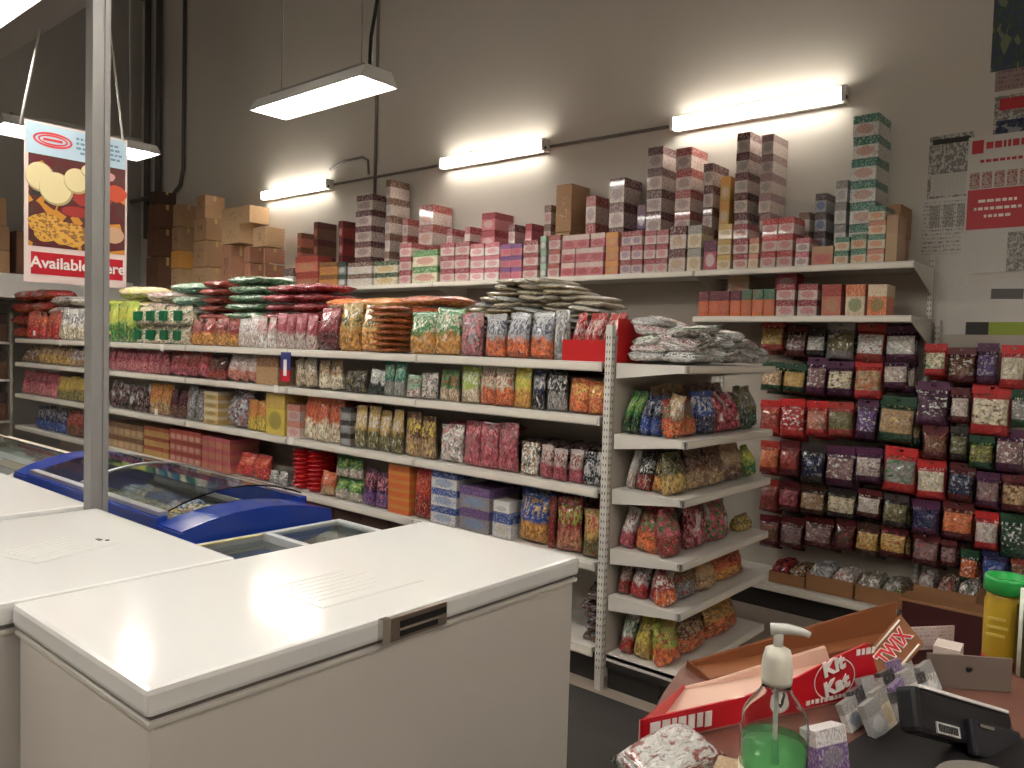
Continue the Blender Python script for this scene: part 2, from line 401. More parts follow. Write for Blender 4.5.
G = [gondola(-4.5, -2.03, 'near section of the long white gondola shelving, ending at the end-of-aisle unit'),
     gondola(-7.2, -4.5, 'middle section of the long white gondola shelving behind the blue ice cream freezer'),
     gondola(-9.53, -7.2, 'far section of the long white gondola shelving left of the grey post')]
def price_tag(g, px, py, w=.05, h=.05):
    p = ony(px, py, GY-.008)
    o = box('price_tag', (-w/2, -.0015, -h/2), (w/2, .0015, h/2), mat('tag_paper', (236,232,226), .5), g); o.location = Vector((p.x, GY-.0065, p.z)) - Vector(g.location)
for g, a, b in ((2,60,343),(2,34,333),(1,162,348),(0,291,441),(1,272,487),(1,156,412),(1,276,389)): price_tag(G[g], a, b)
# end-of-aisle unit
EX0, EX1, EY0, EY1 = -1.965, -1.60, 3.03, 3.945
EZ = [1.495, 1.175, .925, .65, .435, .165]
ec = empty('end_cap_shelving', 'white end-of-aisle shelving unit with six shelves facing the counter', 'shelving', (EX0, 3.48, 0)); eo = Vector(ec.location)
def ef(o): o.location = o.location - eo; return o
for z in EZ:
    s = ef(lip_shelf(ec, EX0, EX1, EY0, EY1, z, face='x', lip=.034))
    for y in (EY0-.004, EY1):
        prism('shelf_bracket', [(EX0+.005, z+.002), (EX1-.02, z-.001), (EX1-.02, z-.03), (EX0+.005, z-.068)], 'y', y, y+.004, STEEL, s) if z > .2 else None
ef(box('back_panel', (EX0-.03,EY0,.05), (EX0-.005,EY1,1.62), PANEL, ec))
for y in (3.008, EY1+.025): ef(upright(ec, EX0-.02, y, 1.667, face='x'))
ef(boxes('kick_plate', [((EX0,EY0+.02,0), (EX1-.10,EY1-.02,.128))], KICK, ec))
ef(box('base_side', (EX0,EY0+.002,.1), (EX1-.02,EY0+.012,.16), KICK, ec))
# wall shelving
WF = 4.65; PB = 5.085
def wall_unit(x0, x1, label, zs, pegs=(), top=2.12, base=True):
    r = empty('wall_shelving', label, 'shelving', ((x0+x1)/2, 5.0, 0)); off = Vector(r.location)
    def fix(o): o.location = o.location - off; return o
    for z in zs:
        o = fix(lip_shelf(r, x0+.001, x1-.001, WF, PB, z, lip=.036))
        for x in (x0+.002, x1-.006):
            prism('shelf_bracket', [(WF+.03, z-.022), (PB, z-.022), (PB, z-.16), (WF+.03, z-.04)], 'x', x, x+.004, STEEL, o)
    if base:
        fix(lip_shelf(r, x0+.001, x1-.001, WF, PB, .167, n='base_deck', lip=.04)); fix(box('kick_plate', (x0+.02,WF+.06,0), (x1-.02,WF+.08,.125), KICK, r))
    fix(box('peg_panel', (x0,PB+.002,.1), (x1,PB+.02,top-.02), PANEL, r))
    for x in (x0+.014, x1-.014): fix(upright(r, x, 5.10, top+.06, w=.026, d=.05))
    for x, z in pegs:
        o = fix(tube('peg_hook', [(x, PB, z), (x, PB-.18, z), (x, PB-.205, z+.012)], .003, CHROME, r, 6))
    return r
HOOKS = []    # filled by the pouch layout below
UNITS = []

# ------------------------------------------------------------------ lamps
def strip_light(x0, x1, z, label):
    r = empty('wall_strip_light', label, 'ceiling light', ((x0+x1)/2, YW, z), group='strip lights on the back wall'); L = x1-x0
    boxes('housing', [((-L/2,-.045,-.05), (L/2,-.001,.05))], mat('lamp_housing', (222,218,210), .4), r, .004)
    for s in (-1, 1):
        tube('fluorescent_tube', [(-L/2+.03,-.072,s*.026), (L/2-.03,-.072,s*.026)], .016, TUBE, r, 12)
        boxes('end_cap', [((s*(L/2-.012)-.014,-.092,-.048), (s*(L/2-.012)+.014,-.04,.048))], WHITE, r, .004)
        boxes('lamp_pin', [((s*(L/2+.004)-.003,-.08,-.035), (s*(L/2+.004)+.003,-.06,-.015))], BLACKP, r)
    return r
strip_light(-2.90, -1.69, 3.175, 'long strip light high on the wall above the tall tea box towers, nearest the posters')
strip_light(-5.25, -4.04, 3.195, 'middle strip light high on the wall above the red and pink boxes')
strip_light(-8.15, -6.90, 3.20, 'farthest strip light on the wall beside the brown carton stack')
REFL = mat('lamp_reflector', (196,194,190), .35)
GREYS = mat('grey_painted_steel', (140,138,134), .45)
def hang_light(x, y, z, L, W, label, rz=0, tubes=4, top=ZC, grp='hanging fluorescent fixtures'):
    r = empty('hanging_light', label, 'ceiling light', (x, y, z), rz, grp)
    h = .085
    prof = [(-W/2,0), (-W/2+.004,-.004), (-W*.30,h-.012), (W*.30,h-.012), (W/2-.004,-.004), (W/2,0), (W*.32,h), (-W*.32,h)]
    prism('reflector', prof, 'x', -L/2, L/2, REFL, r)
    for s in (-1, 1):
        prism('end_plate', [(-W/2,0), (W/2,0), (W*.32,h), (-W*.32,h)], 'x', s*L/2-.002, s*L/2+.002, REFL, r)
    for i in range(tubes):
        yy = (i-(tubes-1)/2)*W*.86/tubes
        tube('fluorescent_tube', [(-L/2+.03,yy,.022+.018*(1-abs(yy)/(W/2))), (L/2-.03,yy,.022+.018*(1-abs(yy)/(W/2)))], .013, TUBEH, r, 10)
    boxes('ballast_cover', [((-L/2+.1,-W*.16,h), (L/2-.1,W*.16,h+.045))], GREYS, r, .006)
    for s in (-1, 1): tube('hanging_wire', [(s*L*.36,0,h+.04), (s*L*.34,0,top-z)], .004, GREYS, r, 6)
    return r
h1 = hang_light(-4.49, 3.215, 3.16, 1.22, .30, 'hanging fluorescent fixture with a black cord above the gondola shelving')
tube('power_cord', [(.52,0,.12), (.50,.02,.3), (.56,.03,.6), (.50,.01,1.0), (.54,0,1.8), (.54,0,3.0)], .012, BLACKP, h1, 8)
h2 = hang_light(-4.75, 1.33, 3.17, 1.22, .30, 'hanging fluorescent fixture nearest the camera, cut by the upper left corner')
hang_light(-7.15, 2.72, 3.15, 1.20, .46, 'wide hanging fixture partly hidden behind the food banner', R_(90), tubes=6)
for x, y in ((-1.9,1.33), (-4.7,-.9), (-1.9,-.9), (-7.6,.6), (.9,.9), (1.9,-.7)):  # unseen fixtures, added to fill freezer fronts and end unit with light
    hang_light(x, y, 3.16, 1.22, .30, 'unseen hanging fluorescent fixture added as fill light over the shop', 0, grp='added fill fixtures above the picture')
for x, y in ((-3.9,2.2), (-6.4,2.2), (-8.9,2.2), (-3.2,-2.2), (.6,1.9), (.6,-1.6)):     # bare high battens, unseen, added to light the upper walls
    r = empty('added_fill_batten', 'unseen bare batten added as fill light high above the shop', 'ceiling light', (x, y, 5.2), R_(90), 'added fill battens above the picture')
    boxes('housing', [((-.75,-.04,.03), (.75,.04,.08))], mat('lamp_housing', (222,218,210), .4), r, .004)
    for s in (-.03, .03): tube('fluorescent_tube', [(-.72,s,.014), (.72,s,.014)], .014, TUBED, r, 10)
    for s in (-.5, .5): tube('hanging_wire', [(s,0,.08), (s,0,ZC-5.2)], .004, GREYS, r, 6)
# conduits on the wall
CON = mat('conduit_grey', (118,112,106), .45)
PIPE = mat('dark_riser_pipe', (84,80,76), .5)
def cond(pts, r, label, cat='conduit', m=CON, name='conduit', group=None): return tag(tube(name, pts, r, m), label, cat, group)
yc = YW-.0115
cond([(-4.03,yc,3.19), (-2.91,yc,3.18)], .012, 'thin conduit on the wall between the middle and the nearest strip light')
cond([(-6.88,yc,3.20), (-5.26,yc,3.20)], .012, 'thin conduit on the wall between the farthest and the middle strip light')
cond([(-6.22,yc-.004,2.95), (-6.22,yc-.004,5.2), (-6.22,yc-.004,6.19)], .016, 'vertical conduit running up the wall behind the hanging light')
cond([(-6.95,yc,3.36), (-6.7,yc,3.42), (-6.42,yc,3.42), (-6.34,yc,3.38), (-6.32,yc,3.24)], .012, 'bent conduit looping above the farthest strip light')
for x, l in ((-10.98, 'left dark riser pipe in the far corner above the cartons'), (-10.66, 'right dark riser pipe in the far corner above the cartons')):
    cond([(x,YW-.07,2.9), (x,YW-.07,6.19)], .042, l, 'pipe', PIPE, 'riser_pipe')
cond([(-10.05,YW-.03,6.19), (-10.05,YW-.03,3.75), (-10.12,YW-.03,3.55), (-10.3,YW-.03,3.45), (-10.55,YW-.03,3.42)], .025, 'thin bent conduit right of the two dark riser pipes', 'conduit', PIPE)
cond([(-11.25,YW-.154,3.42), (-10.5,YW-.154,3.42)], .03, 'short horizontal pipe crossing the two dark riser pipes', 'pipe', PIPE, 'cross_pipe')
# overhead beam, grey post and the food banner
BEAM = mat('beam_grey', (128,124,120), .6)
bmz = 3.26
o = boxes('roof_beam', [((-9.5,1.50,bmz), (-2.9,1.74,bmz+.02)), ((-9.5,1.61,bmz+.02), (-2.9,1.63,bmz+.25)), ((-9.5,1.50,bmz+.25), (-2.9,1.74,bmz+.27))], BEAM)
struct(o); o.name = 'trim_1'
pr = empty('support_post', 'grey slotted steel post rising between the white chest freezers', 'post', (-3.16, 1.275, 0))
w = .032
boxes('channel', [((-w,-w,0), (w-.006,w,ZC-.005)), ((w-.006,-w,0), (w,-w+.036,ZC-.005)), ((w-.006,w-.020,0), (w,w,ZC-.005))], mat('post_grey', (146,144,142), .45, .3), pr)
boxes('base_plate', [((-.07,-.036,.0), (.07,.07,.012))], GREYS, pr)
XS = -5.0; k = 5.0/4.3
pTL, pTR, pBL, pBR = [onx(a, b, XS) for a, b in ((20,120), (123,138), (28,283), (130,287))]
bw = ((pTR-pTL).length+(pBR-pBL).length)/2; bh = ((pTL-pBL).length+(pTR-pBR).length)/2; cen = (pTL+pTR+pBL+pBR)/4
ban = empty('hanging_banner', 'hanging food banner with white eggs, golden dumplings and a red Available Here strip', 'banner', cen, R_(90))
tilt = math.atan2((pBL.y+pBR.y-pTL.y-pTR.y)/2, bh)
def pbm(name, x0, x1, z0, z1, m, y=0, th=.004, par=ban, bev=0): return box(name, (x0,y-th,z0), (x1,y,z1), m, par, bev)
sky_ = mat('banner_pale_blue', (176,200,214), .45); ph = m_photo('banner_food_photo', 'choc', 'maroon', 'amber', 6); cr = mat('banner_pinkish_white', (226,206,200), .45)
pbm('sheet', -bw/2, bw/2, -bh/2, bh/2, cr)
pbm('header_panel', -bw/2+.008, bw/2-.008, bh*.30, bh*.49, sky_, -.0045, .001)
pbm('photo_panel', -bw/2+.02, bw/2-.012, -bh*.275, bh*.30, ph, -.0045, .001)
pbm('title_strip', -bw*.44, bw*.46, -bh*.45, -bh*.31, REDP, -.0045, .001, bev=.0)
t_ = text('Available Here', .088, mat('white_print', (236,228,222), .5), ban, (.01,-.007,-bh*.378), (R_(90),0,0), sx=1.0, bold=.002)
bm = bmesh.new()
def ring_flat(bm, cx, cz, rx, rz, w, y, n=36):
    A = [bm.verts.new((cx+rx*math.cos(a), y, cz+rz*math.sin(a))) for a in [2*math.pi*i/n for i in range(n)]]
    B = [bm.verts.new((cx+(rx-w)*math.cos(a), y, cz+(rz-w)*math.sin(a))) for a in [2*math.pi*i/n for i in range(n)]]
    for i in range(n): bm.faces.new((A[i], A[(i+1)%n], B[(i+1)%n], B[i]))
ring_flat(bm, -bw*.24, bh*.40, bw*.185, bh*.048, .012, -.0065); ring_flat(bm, -bw*.24, bh*.40, bw*.14, bh*.033, .010, -.0065)
bx(bm, (-bw*.33,-.0066,bh*.392), (-bw*.15,-.006,bh*.408))
put('oval_logo', mesh_from(bm, 'oval_logo'), mat('logo_red', (206,72,76), .5), ban)
lt = mat('small_blue_print', (110,136,158), .5); bm = bmesh.new(); rn = random.Random(4)
for i, (x0, x1) in enumerate(((-.02,.40), (-.02,.42), (-.02,.44), (.02,.42))):
    x = x0*bw
    while x < x1*bw:
        ww = rn.uniform(.012, .03); bx(bm, (x,-.0066,bh*(.435-.03*i)), (min(x+ww, x1*bw),-.006,bh*(.435-.03*i+.014))); x += ww+.008
put('header_lines', mesh_from(bm, 'header_lines'), lt, ban)
def blob(name, cx, cz, rx, rz, m, y, n=22, wob=.0, seed=0):
    r0 = random.Random(seed); bm = bmesh.new(); vs_ = []
    for i in range(n):
        a = 2*math.pi*i/n; q = 1+r0.uniform(-wob, wob); vs_.append(bm.verts.new((cx+rx*math.cos(a)*q, y, cz+rz*math.sin(a)*q)))
    bm.faces.new(vs_[::-1]); put(name, mesh_from(bm, name), m, ban)
blob('printed_sauce', .13*bw, .06*bh, .2*bw, .05*bh, mat('sauce_print', (156,50,44), .5), -.0058, wob=.2, seed=5); blob('printed_onion', .2*bw, .235*bh, .16*bw, .045*bh, mat('onion_print', (206,150,150), .5), -.0059, wob=.15, seed=6); blob('printed_plate', -.2*bw, .06*bh, .26*bw, .03*bh, mat('ink', (50,48,48), .6), -.0057, wob=.1, seed=7)
egg = mat('egg_print', (222,208,160), .5); dump = m_photo('dumpling_print', 'amber', 'gold', 'brown', 12)
egg2 = mat('egg_print_shade', (176,158,112), .5)
for i, (cx, cz, rx, rz) in enumerate(((-.365,.165,.125,.085), (-.215,.105,.150,.098), (-.02,.175,.115,.075), (.12,.25,.09,.04))):
    blob('printed_egg_rim', (cx+.008)*bw, (cz-.006)*bh, (rx+.012)*bw, (rz+.008)*bh, egg2, -.0061-.0004*i); blob('printed_egg', cx*bw, cz*bh, rx*bw, rz*bh, egg, -.0063-.0004*i)
for i, (cx, cz, rx, rz) in enumerate(((-.30,-.13,.17,.065), (-.08,-.18,.22,.075), (-.30,-.19,.12,.05))): blob('printed_dumpling', cx*bw, cz*bh, rx*bw, rz*bh, dump, -.0062-.0003*i, wob=.1, seed=i)
blob('printed_tomato', .38*bw, .13*bh, .115*bw, .055*bh, mat('tomato_print', (196,78,50), .5), -.0062, wob=.06)
blob('printed_bowl', -.02*bw, -.03*bh, .14*bw, .035*bh, mat('sauce_print', (156,50,44), .5), -.0062)
blob('printed_bun', .36*bw, -.15*bh, .11*bw, .055*bh, mat('bun_print', (196,160,128), .5), -.0062)
cordm = mat('white_cord', (214,210,204), .6)
c0 = Vector(cen)
tl = onx(40,30,XS); tr = onx(103,-30,XS)
def inban(p): q = p-c0; return (q.y, -q.x, q.z)
for a, b in ((pTL, Vector((XS, tl.y, bmz+.004))), (pTR, Vector((XS, tr.y, tr.z)))):
    tube('cord', [inban(a+Vector((0,0,-.02))), inban(b)], .006, cordm, ban, 6)
trz = tr.z
struct(boxes('trim_2', [((-9.5,tr.y-.08,trz-.0), (-4.2,tr.y+.08,trz+.14))], BEAM))

# ------------------------------------------------------------------ freezers
def chest(name, x0, x1, y0, y1, label, h=.9, front='x', grip=None):
    r = empty(name, label, 'chest freezer', ((x0+x1)/2, (y0+y1)/2, 0)); off = Vector(r.location)
    def fix(o): o.location = o.location - off; return o
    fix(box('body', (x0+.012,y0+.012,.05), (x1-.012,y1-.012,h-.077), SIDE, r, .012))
    fix(box('top_frame', (x0+.005,y0+.005,h-.078), (x1-.003,y1-.005,h-.066), STEEL, r, .003))
    fix(box('gasket', (x0+.014,y0+.014,h-.067), (x1-.014,y1-.014,h-.055), GASKET, r))
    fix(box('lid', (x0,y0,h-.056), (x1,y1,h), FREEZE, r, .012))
    fix(box('plinth', (x0+.04,y0+.04,.0), (x1-.04,y1-.04,.052), KICK, r))
    return r, fix
fz, fix = chest('chest_freezer', -2.135, -1.43, .668, 2.035, 'large white chest freezer with a long lid and a chrome lid handle nearest the camera')
hp = onx(417, 612, -1.43)
hb = fix(boxes('lid_handle', [((-1.434,hp.y-.095,.838), (-1.418,hp.y+.095,.895))], mat('dull_chrome', (150,140,130), .3, .9), fz, .003))
boxes('grip_slots', [((-1.4185,hp.y-.065,.868), (-1.416,hp.y+.09,.884)), ((-1.4185,hp.y-.065,.846), (-1.416,hp.y+.06,.86))], BLACKP, hb)
boxes('bright_bar', [((-1.4185,hp.y-.07,.861), (-1.415,hp.y+.075,.867)), ((-1.43,hp.y-.125,.842), (-1.412,hp.y-.10,.9))], CHROME, hb)
fz2, fx2 = chest('chest_freezer', -3.122, -2.143, -.10, 1.267, 'second white chest freezer, behind and left of the large one, before the grey post')
fz3, fx3 = chest('chest_freezer', -4.25, -3.198, -.10, 1.275, 'third white chest freezer left of the grey post at the picture edge')
def notice(px0, py0, dx, dy, rz, label, n):
    p = onz(px0, py0, .9)
    r = empty('paper_notice', label, 'paper', (p.x, p.y, .9005), rz)
    box('sheet', (-dx/2,-dy/2,0), (dx/2,dy/2,.0006), mat('thin_paper', (232,232,229), .16), r)
    L = []; q = random.Random(n)
    for i in range(n):
        x = -dx/2+.03+(dx-.06)*i/n; L.append(((x,-dy/2+.03,.0006), (x+.006,-dy/2+.03+(dy-.06)*q.uniform(.6,1),.0012)))
    boxes('print_lines', L, mat('faint_print', (214,212,208), .4), r)
notice(345, 583, .26, .34, .0, 'white printed notice lying flat on the large chest freezer lid', 7)
notice(55, 548, .22, .28, .3, 'faded printed notice on the second chest freezer lid', 6)
p = onz(99, 540, .9); tag(boxes('marker_chip', [((p.x-.012,p.y-.006,.9), (p.x+.012,p.y+.006,.903)), ((p.x+.02,p.y+.01,.9), (p.x+.03,p.y+.02,.903))], BLACKP), 'tiny dark crumb on the second chest freezer lid near the post', 'litter')
# blue ice-cream freezer with convex end hoods and glass lids
BLUE = mat('blue_freezer_plastic', (26,58,148), .22, coat=.3)
GLASS = mat('clear_glass', (226,236,236), .03, trans=1, ior=1.45, spec=.5)
DARKG = mat('dark_freezer_well', (70,70,66), .6)
def hoodprof(y0, y1, z0, zf, zp, zb, n=9):
    P = [(y0, z0)]
    for i in range(n+1):
        t = i/n; P.append((y0+(y1-y0)*t, zf*(1-t)**2 + 2*zp*t*(1-t) + zb*t*t))
    P.append((y1, z0)); return P
bx0, bx1, by0, by1 = -4.52, -2.78, 1.42, 2.10
blue = empty('ice_cream_freezer', 'blue ice cream chest freezer with curved glass top full of frozen packets', 'display freezer', ((bx0+bx1)/2, (by0+by1)/2, 0)); bo = Vector(blue.location)
def fb(o): o.location = o.location - bo; return o
fb(box('body', (bx0+.02,by0+.03,.06), (bx1-.02,by1-.03,.40), STEEL, blue, .01))
fb(boxes('inner_well', [((bx0+.1,by0+.06,.40), (bx1-.2,by0+.09,.72)), ((bx0+.1,by1-.09,.40), (bx1-.2,by1-.06,.72)), ((bx0+.02,by0+.03,.395), (bx1-.02,by1-.03,.42))], DARKG, blue))
fb(boxes('outer_wall', [((bx0+.02,by0+.012,.40), (bx1-.02,by0+.05,.74)), ((bx0+.02,by1-.05,.40), (bx1-.02,by1-.012,.74))], STEEL, blue, .004))
fb(prism('end_hood', hoodprof(by0, by1, .40, .79, .885, .785), 'x', bx1-.20, bx1, BLUE, blue, .006))
fb(prism('end_hood', hoodprof(by0, by1, .40, .80, .955, .80), 'x', bx0, bx0+.20, BLUE, blue, .006))
fb(boxes('front_rail', [((bx0+.19,by0-.004,.735), (bx1-.19,by0+.045,.815))], BLUE, blue, .006))
fb(boxes('rear_rail', [((bx0+.19,by1-.045,.735), (bx1-.19,by1,.815))], BLUE, blue, .006))
fb(boxes('trim_strip', [((bx0+.19,by0+.012,.815), (bx1-.20,by0+.05,.832))], mat('satin_aluminium', (190,192,196), .3, .8), blue, .003))
_p = hoodprof(by0+.05, by1-.02, .8, .822, .94, .822); top_ = _p[1:-1]
gp = top_ + [(a, b-.006) for a, b in top_[::-1]]
fb(prism('glass_lid', gp, 'x', bx0+.205, (bx0+bx1)/2-.1, GLASS, blue)); fb(prism('glass_lid', [(a, b+.010) for a, b in gp], 'x', (bx0+bx1)/2-.14, bx1-.205, GLASS, blue))
fb(prism('lid_frame', [(a, b+.014) for a, b in top_] + [(a, b-.004) for a, b in top_[::-1]], 'x', (bx0+bx1)/2-.165, (bx0+bx1)/2-.14, mat('satin_aluminium', (190,192,196), .3, .8), blue))
rn = random.Random(8); k_ = 0
fcols = [('tan','cream','brown'), ('cream','olive','tan'), ('olive','cream','beige'), ('beige','pink','tan'), ('white','blue','sky'), ('gold','brown','cream')]
for i in range(9):
    for j in range(3):
        x = bx0+.30+i*.132; y = by0+.16+j*.17
        cc = ('crimson','white','pink') if i == 0 and j == 0 else ('white','cream','beige') if (i in (1,2) and j == 1) else ('navy','purple','blue') if (i in (2,3) and j == 2) else fcols[(i*3+j*2)%6]
        pack('frozen_packet', CLEARP[(i+j)%4], (x, y, .646), (.125, .165, .12), cc, 'frozen packet in the blue freezer, %s row from the front, %s from its far end' % (ORD[j], ORD[i]), 'frozen food', 'frozen packets in the blue freezer', (0,0,rn.uniform(-.06,.06)))
# risers that carry those packets
fb(box('product_floor', (bx0+.21,by0+.095,.42), (bx1-.21,by1-.095,.609), DARKG, blue))
blue.scale = (1, 1, 1.06)
# low glass-topped freezer between the blue one and the white chest
gx0, gx1, gy0, gy1 = -2.735, -2.165, 1.33, 2.10
gl = empty('glass_top_freezer', 'grey glass-topped chest freezer squeezed between blue freezer and large white chest', 'display freezer', ((gx0+gx1)/2, (gy0+gy1)/2, 0)); go = Vector(gl.location)
def fg(o): o.location = o.location - go; return o
FR = mat('pale_grey_frame', (186,188,190), .35)
fg(boxes('body', [((gx0,gy0,.05), (gx0+.04,gy1,.755)), ((gx1-.04,gy0,.05), (gx1,gy1,.755)), ((gx0+.041,gy0,.05), (gx1-.041,gy0+.04,.755)), ((gx0+.041,gy1-.04,.05), (gx1-.041,gy1,.755)), ((gx0+.041,gy0+.041,.05), (gx1-.041,gy1-.041,.3))], STEEL, gl))
fg(boxes('top_frame', [((gx0,gy0,.756), (gx0+.03,gy1,.80)), ((gx1-.03,gy0,.756), (gx1,gy1,.80)), ((gx0+.03,gy0,.756), (gx1-.03,gy0+.03,.80)), ((gx0+.03,gy1-.03,.756), (gx1-.03,gy1,.80))], FR, gl, .004))
ym = (gy0+gy1)/2+.01
fg(box('glass_lid', (gx0+.03,gy0+.03,.772), (gx1-.03,ym-.012,.777), GLASS, gl)); fg(box('glass_lid', (gx0+.03,ym+.012,.786), (gx1-.03,gy1-.03,.791), GLASS, gl))
fg(boxes('lid_rail', [((gx0+.03,ym-.014,.768), (gx1-.03,ym+.014,.806))], FR, gl, .003))
fg(box('yellow_seal', (gx0+.032,gy0+.06,.800), (gx0+.045,ym-.02,.8035), mat('yellow_seal_strip', (206,190,120), .4), gl))
for i in range(2):
    for j in range(3):
        pack('frozen_packet', FILMP[(i+j)%4], (gx0+.155+i*.25, gy0+.16+j*.225, .301), (.22, .2, .36 if j == 2 else .30), [('white','sky','cream'), ('grey','silver','white'), ('silver','grey','sky')][(i+j)%3], 'pale frozen bag in the grey glass-topped freezer, %s row from the front, %s column' % (ORD[j], 'left' if i == 0 else 'right'), 'frozen food', 'bags in the grey glass-topped freezer')
# white island freezer at the far left
ix0, ix1, iy0, iy1 = -6.6, -4.66, 1.42, 2.04
isl = empty('island_freezer', 'pale island freezer with a rounded glass top left of the blue freezer', 'display freezer', ((ix0+ix1)/2, (iy0+iy1)/2, 0)); io = Vector(isl.location)
def fi(o): o.location = o.location - io; return o
fi(box('body', (ix0,iy0,.05), (ix1,iy1,.74), STEEL, isl, .015))
fi(prism('end_hood', hoodprof(iy0, iy1, .70, .79, .93, .79), 'x', ix1-.05, ix1, mat('cream_plastic', (208,198,184), .35), isl, .006))
fi(prism('end_hood', hoodprof(iy0, iy1, .70, .79, .93, .79), 'x', ix0, ix0+.05, mat('cream_plastic', (208,198,184), .35), isl, .006))
fi(boxes('rail', [((ix0+.05,iy0,.74), (ix1-.05,iy0+.04,.80)), ((ix0+.05,iy1-.04,.74), (ix1-.05,iy1,.80))], mat('cream_plastic', (208,198,184), .35), isl, .004))
_p = hoodprof(iy0+.03, iy1-.03, .8, .795, .905, .795)[1:-1]
fi(prism('glass_lid', _p + [(a, b-.006) for a, b in _p[::-1]], 'x', ix0+.055, ix1-.055, GLASS, isl))
# canopy with cartons on the left wall
tagx = -10.35
o = box('wall_canopy', (XL+.002,1.2,1.96), (tagx,4.62,2.24), mat('canopy_white', (206,204,198), .5), bev=.01); tag(o, 'white canopy along the left wall carrying brown cartons', 'shelf')
# ------------------------------------------------------------------ goods on the long gondola
def row(z, where, Yf, entries, cat='snack bag'):
    """front-facing goods along one shelf: px range, top px, count, kind, colours, description, options"""
    prev = None
    for e in entries:
        x0, x1, yt, n, kind, cols, desc = e[:7]; op = e[7] if len(e) > 7 else {}
        lv = op.get('lv', 1); yb = (yt+20)
        xa, xb = ony(x0, yb, Yf).x, ony(x1, yb, Yf).x
        top = ony((x0+x1)/2, yt, Yf).z; nz = min([q for q in GZ if q > z+.03] or [9]); h = max(.04, min(top, nz-.05)-z)/lv; w = (xb-xa)/n
        d = op.get('d', min(.20, max(.05, w*.62)) if kind in ('film', 'clear') else .24)
        ct = op.get('cat', {'film': 'snack bag', 'clear': 'bag', 'tea': 'box', 'kraft': 'box', 'cups': 'cups'}[kind])
        nm = op.get('nm', NAMES[kind])
        for i in range(n):
            for k in range(lv):
                me = random.choice(lib(kind)); ww = w*(1.0 if kind in ('film', 'clear') else .965)
                hh = h*(random.uniform(.93, 1.06) if kind in ('film', 'clear') and lv == 1 else 1)*(.985 if lv > 1 else 1)
                bits = []
                if n > 1: bits.append(nth(i, n, 'from left'))
                if lv > 1: bits.append(LVS[k])
                lab = desc + (', ' + ', '.join(bits) if bits else '') + ', ' + where
                rot = (op.get('lean', 0)*-1, op.get('slant', 0)+(random.uniform(-.045,.045) if kind in ('film', 'clear') and lv == 1 else 0), random.uniform(-.16, .16) if kind in ('film', 'clear') else 0)
                lift = abs(math.sin(rot[1]))*ww*.5 + .002
                jd = .006 if kind not in ('film', 'clear') else random.uniform(0, .012)
                o = pack(nm, me, (xa+w*(i+.5), Yf+d/2+jd, z+.001+k*h+lift), (ww, d, hh), cols, lab, ct, op.get('grp', desc + 's ' + where) if n*lv > 1 else None, rot)
                if op.get('par'): op['par'](o, ww, d, hh)
def pile(z, where, Y0, Y1, entries):
    for e in entries:
        x0, x1, yt, n, kind, cols, desc = e[:7]; m_ = e[7] if len(e) > 7 else 1
        Y = (Y0+Y1)/2; xa, xb = ony(x0, yt+25, Y).x, ony(x1, yt+25, Y).x; top = ony((x0+x1)/2, yt, Y).z; t = (top-z)/n; w = (xb-xa)/m_
        for j in range(m_):
            for k in range(n):
                me = random.choice(FILMP if kind == 'film' else CLEARP); s = 1-.05*k/n
                lab = desc + ', %s' % (LVS[k] if k < n-1 else 'topmost') + (' in the %s pile' % ORD[j] if m_ > 1 else ' of its pile') + ', ' + where
                pack('lying_sack' if kind == 'film' else 'lying_packet', me, (xa+w*(j+.5)+random.uniform(-.015,.015), Y+random.uniform(-.015,.015), z+.001+k*t), (w*.98*s, (Y1-Y0)*.97, t*1.0), cols, lab, 'bag', desc + 's piled on the gondola', (0, 0, random.uniform(-.05,.05)))
_gb = bmesh.new(); bx(_gb, (-.34,-.56,.22), (.22,-.40,.74), .03); GLM = mesh_from(_gb, 'green_label'); GLM.materials.append(mat('green_label_print', (22,104,66), .3))
def glabel(o, w, d, h): put('green_label', GLM, None, o)
A = 'gondola top shelf'
row(GZ[0], A, 3.035, [
 (24,55,311,5,'film',('brick','orange','red'),'red and orange chilli sack'),
 (56,87,309,4,'film',('white','black','cream'),'white sack with dark dots'),
 (105,131,301,3,'film',('lime','yellow','green'),'lime green sack'),
 (132,184,306,4,'film',('beige','teal','cream'),'beige bag with green label',{'lv':2,'par':glabel}),
 (186,233,317,4,'film',('brick','maroon','amber'),'amber bag with red top'),
 (234,254,317,2,'film',('white','mauve','pale'),'pale bag with white tied neck'),
 (255,272,318,2,'film',('pale','rose','white'),'pinkish white bag'),
 (273,312,314,4,'film',('rose','crimson','pale'),'rose pink bag with pale base'),
 (313,333,308,1,'film',('crimson','maroon','maroon'),'dark crimson bag'),
 (334,376,305,2,'film',('gold','dgreen','amber'),'gold bag with dark green print'),
 (404,455,309,2,'film',('green','cream','amber'),'green and gold snack bag'),
 (456,477,312,1,'clear',('mauve','silver','pink'),'silvery mauve bag'),
 (479,549,315,3,'film',('silver','navy','orange'),'silver and blue bag with orange food picture'),
 (550,567,312,1,'clear',('grey','white','silver'),'greyish clear bag'),
])
pile(GZ[0], A, 3.035, 3.24, [(378,402,306,8,'film',('orange','brown','amber'),'flat orange packet')])
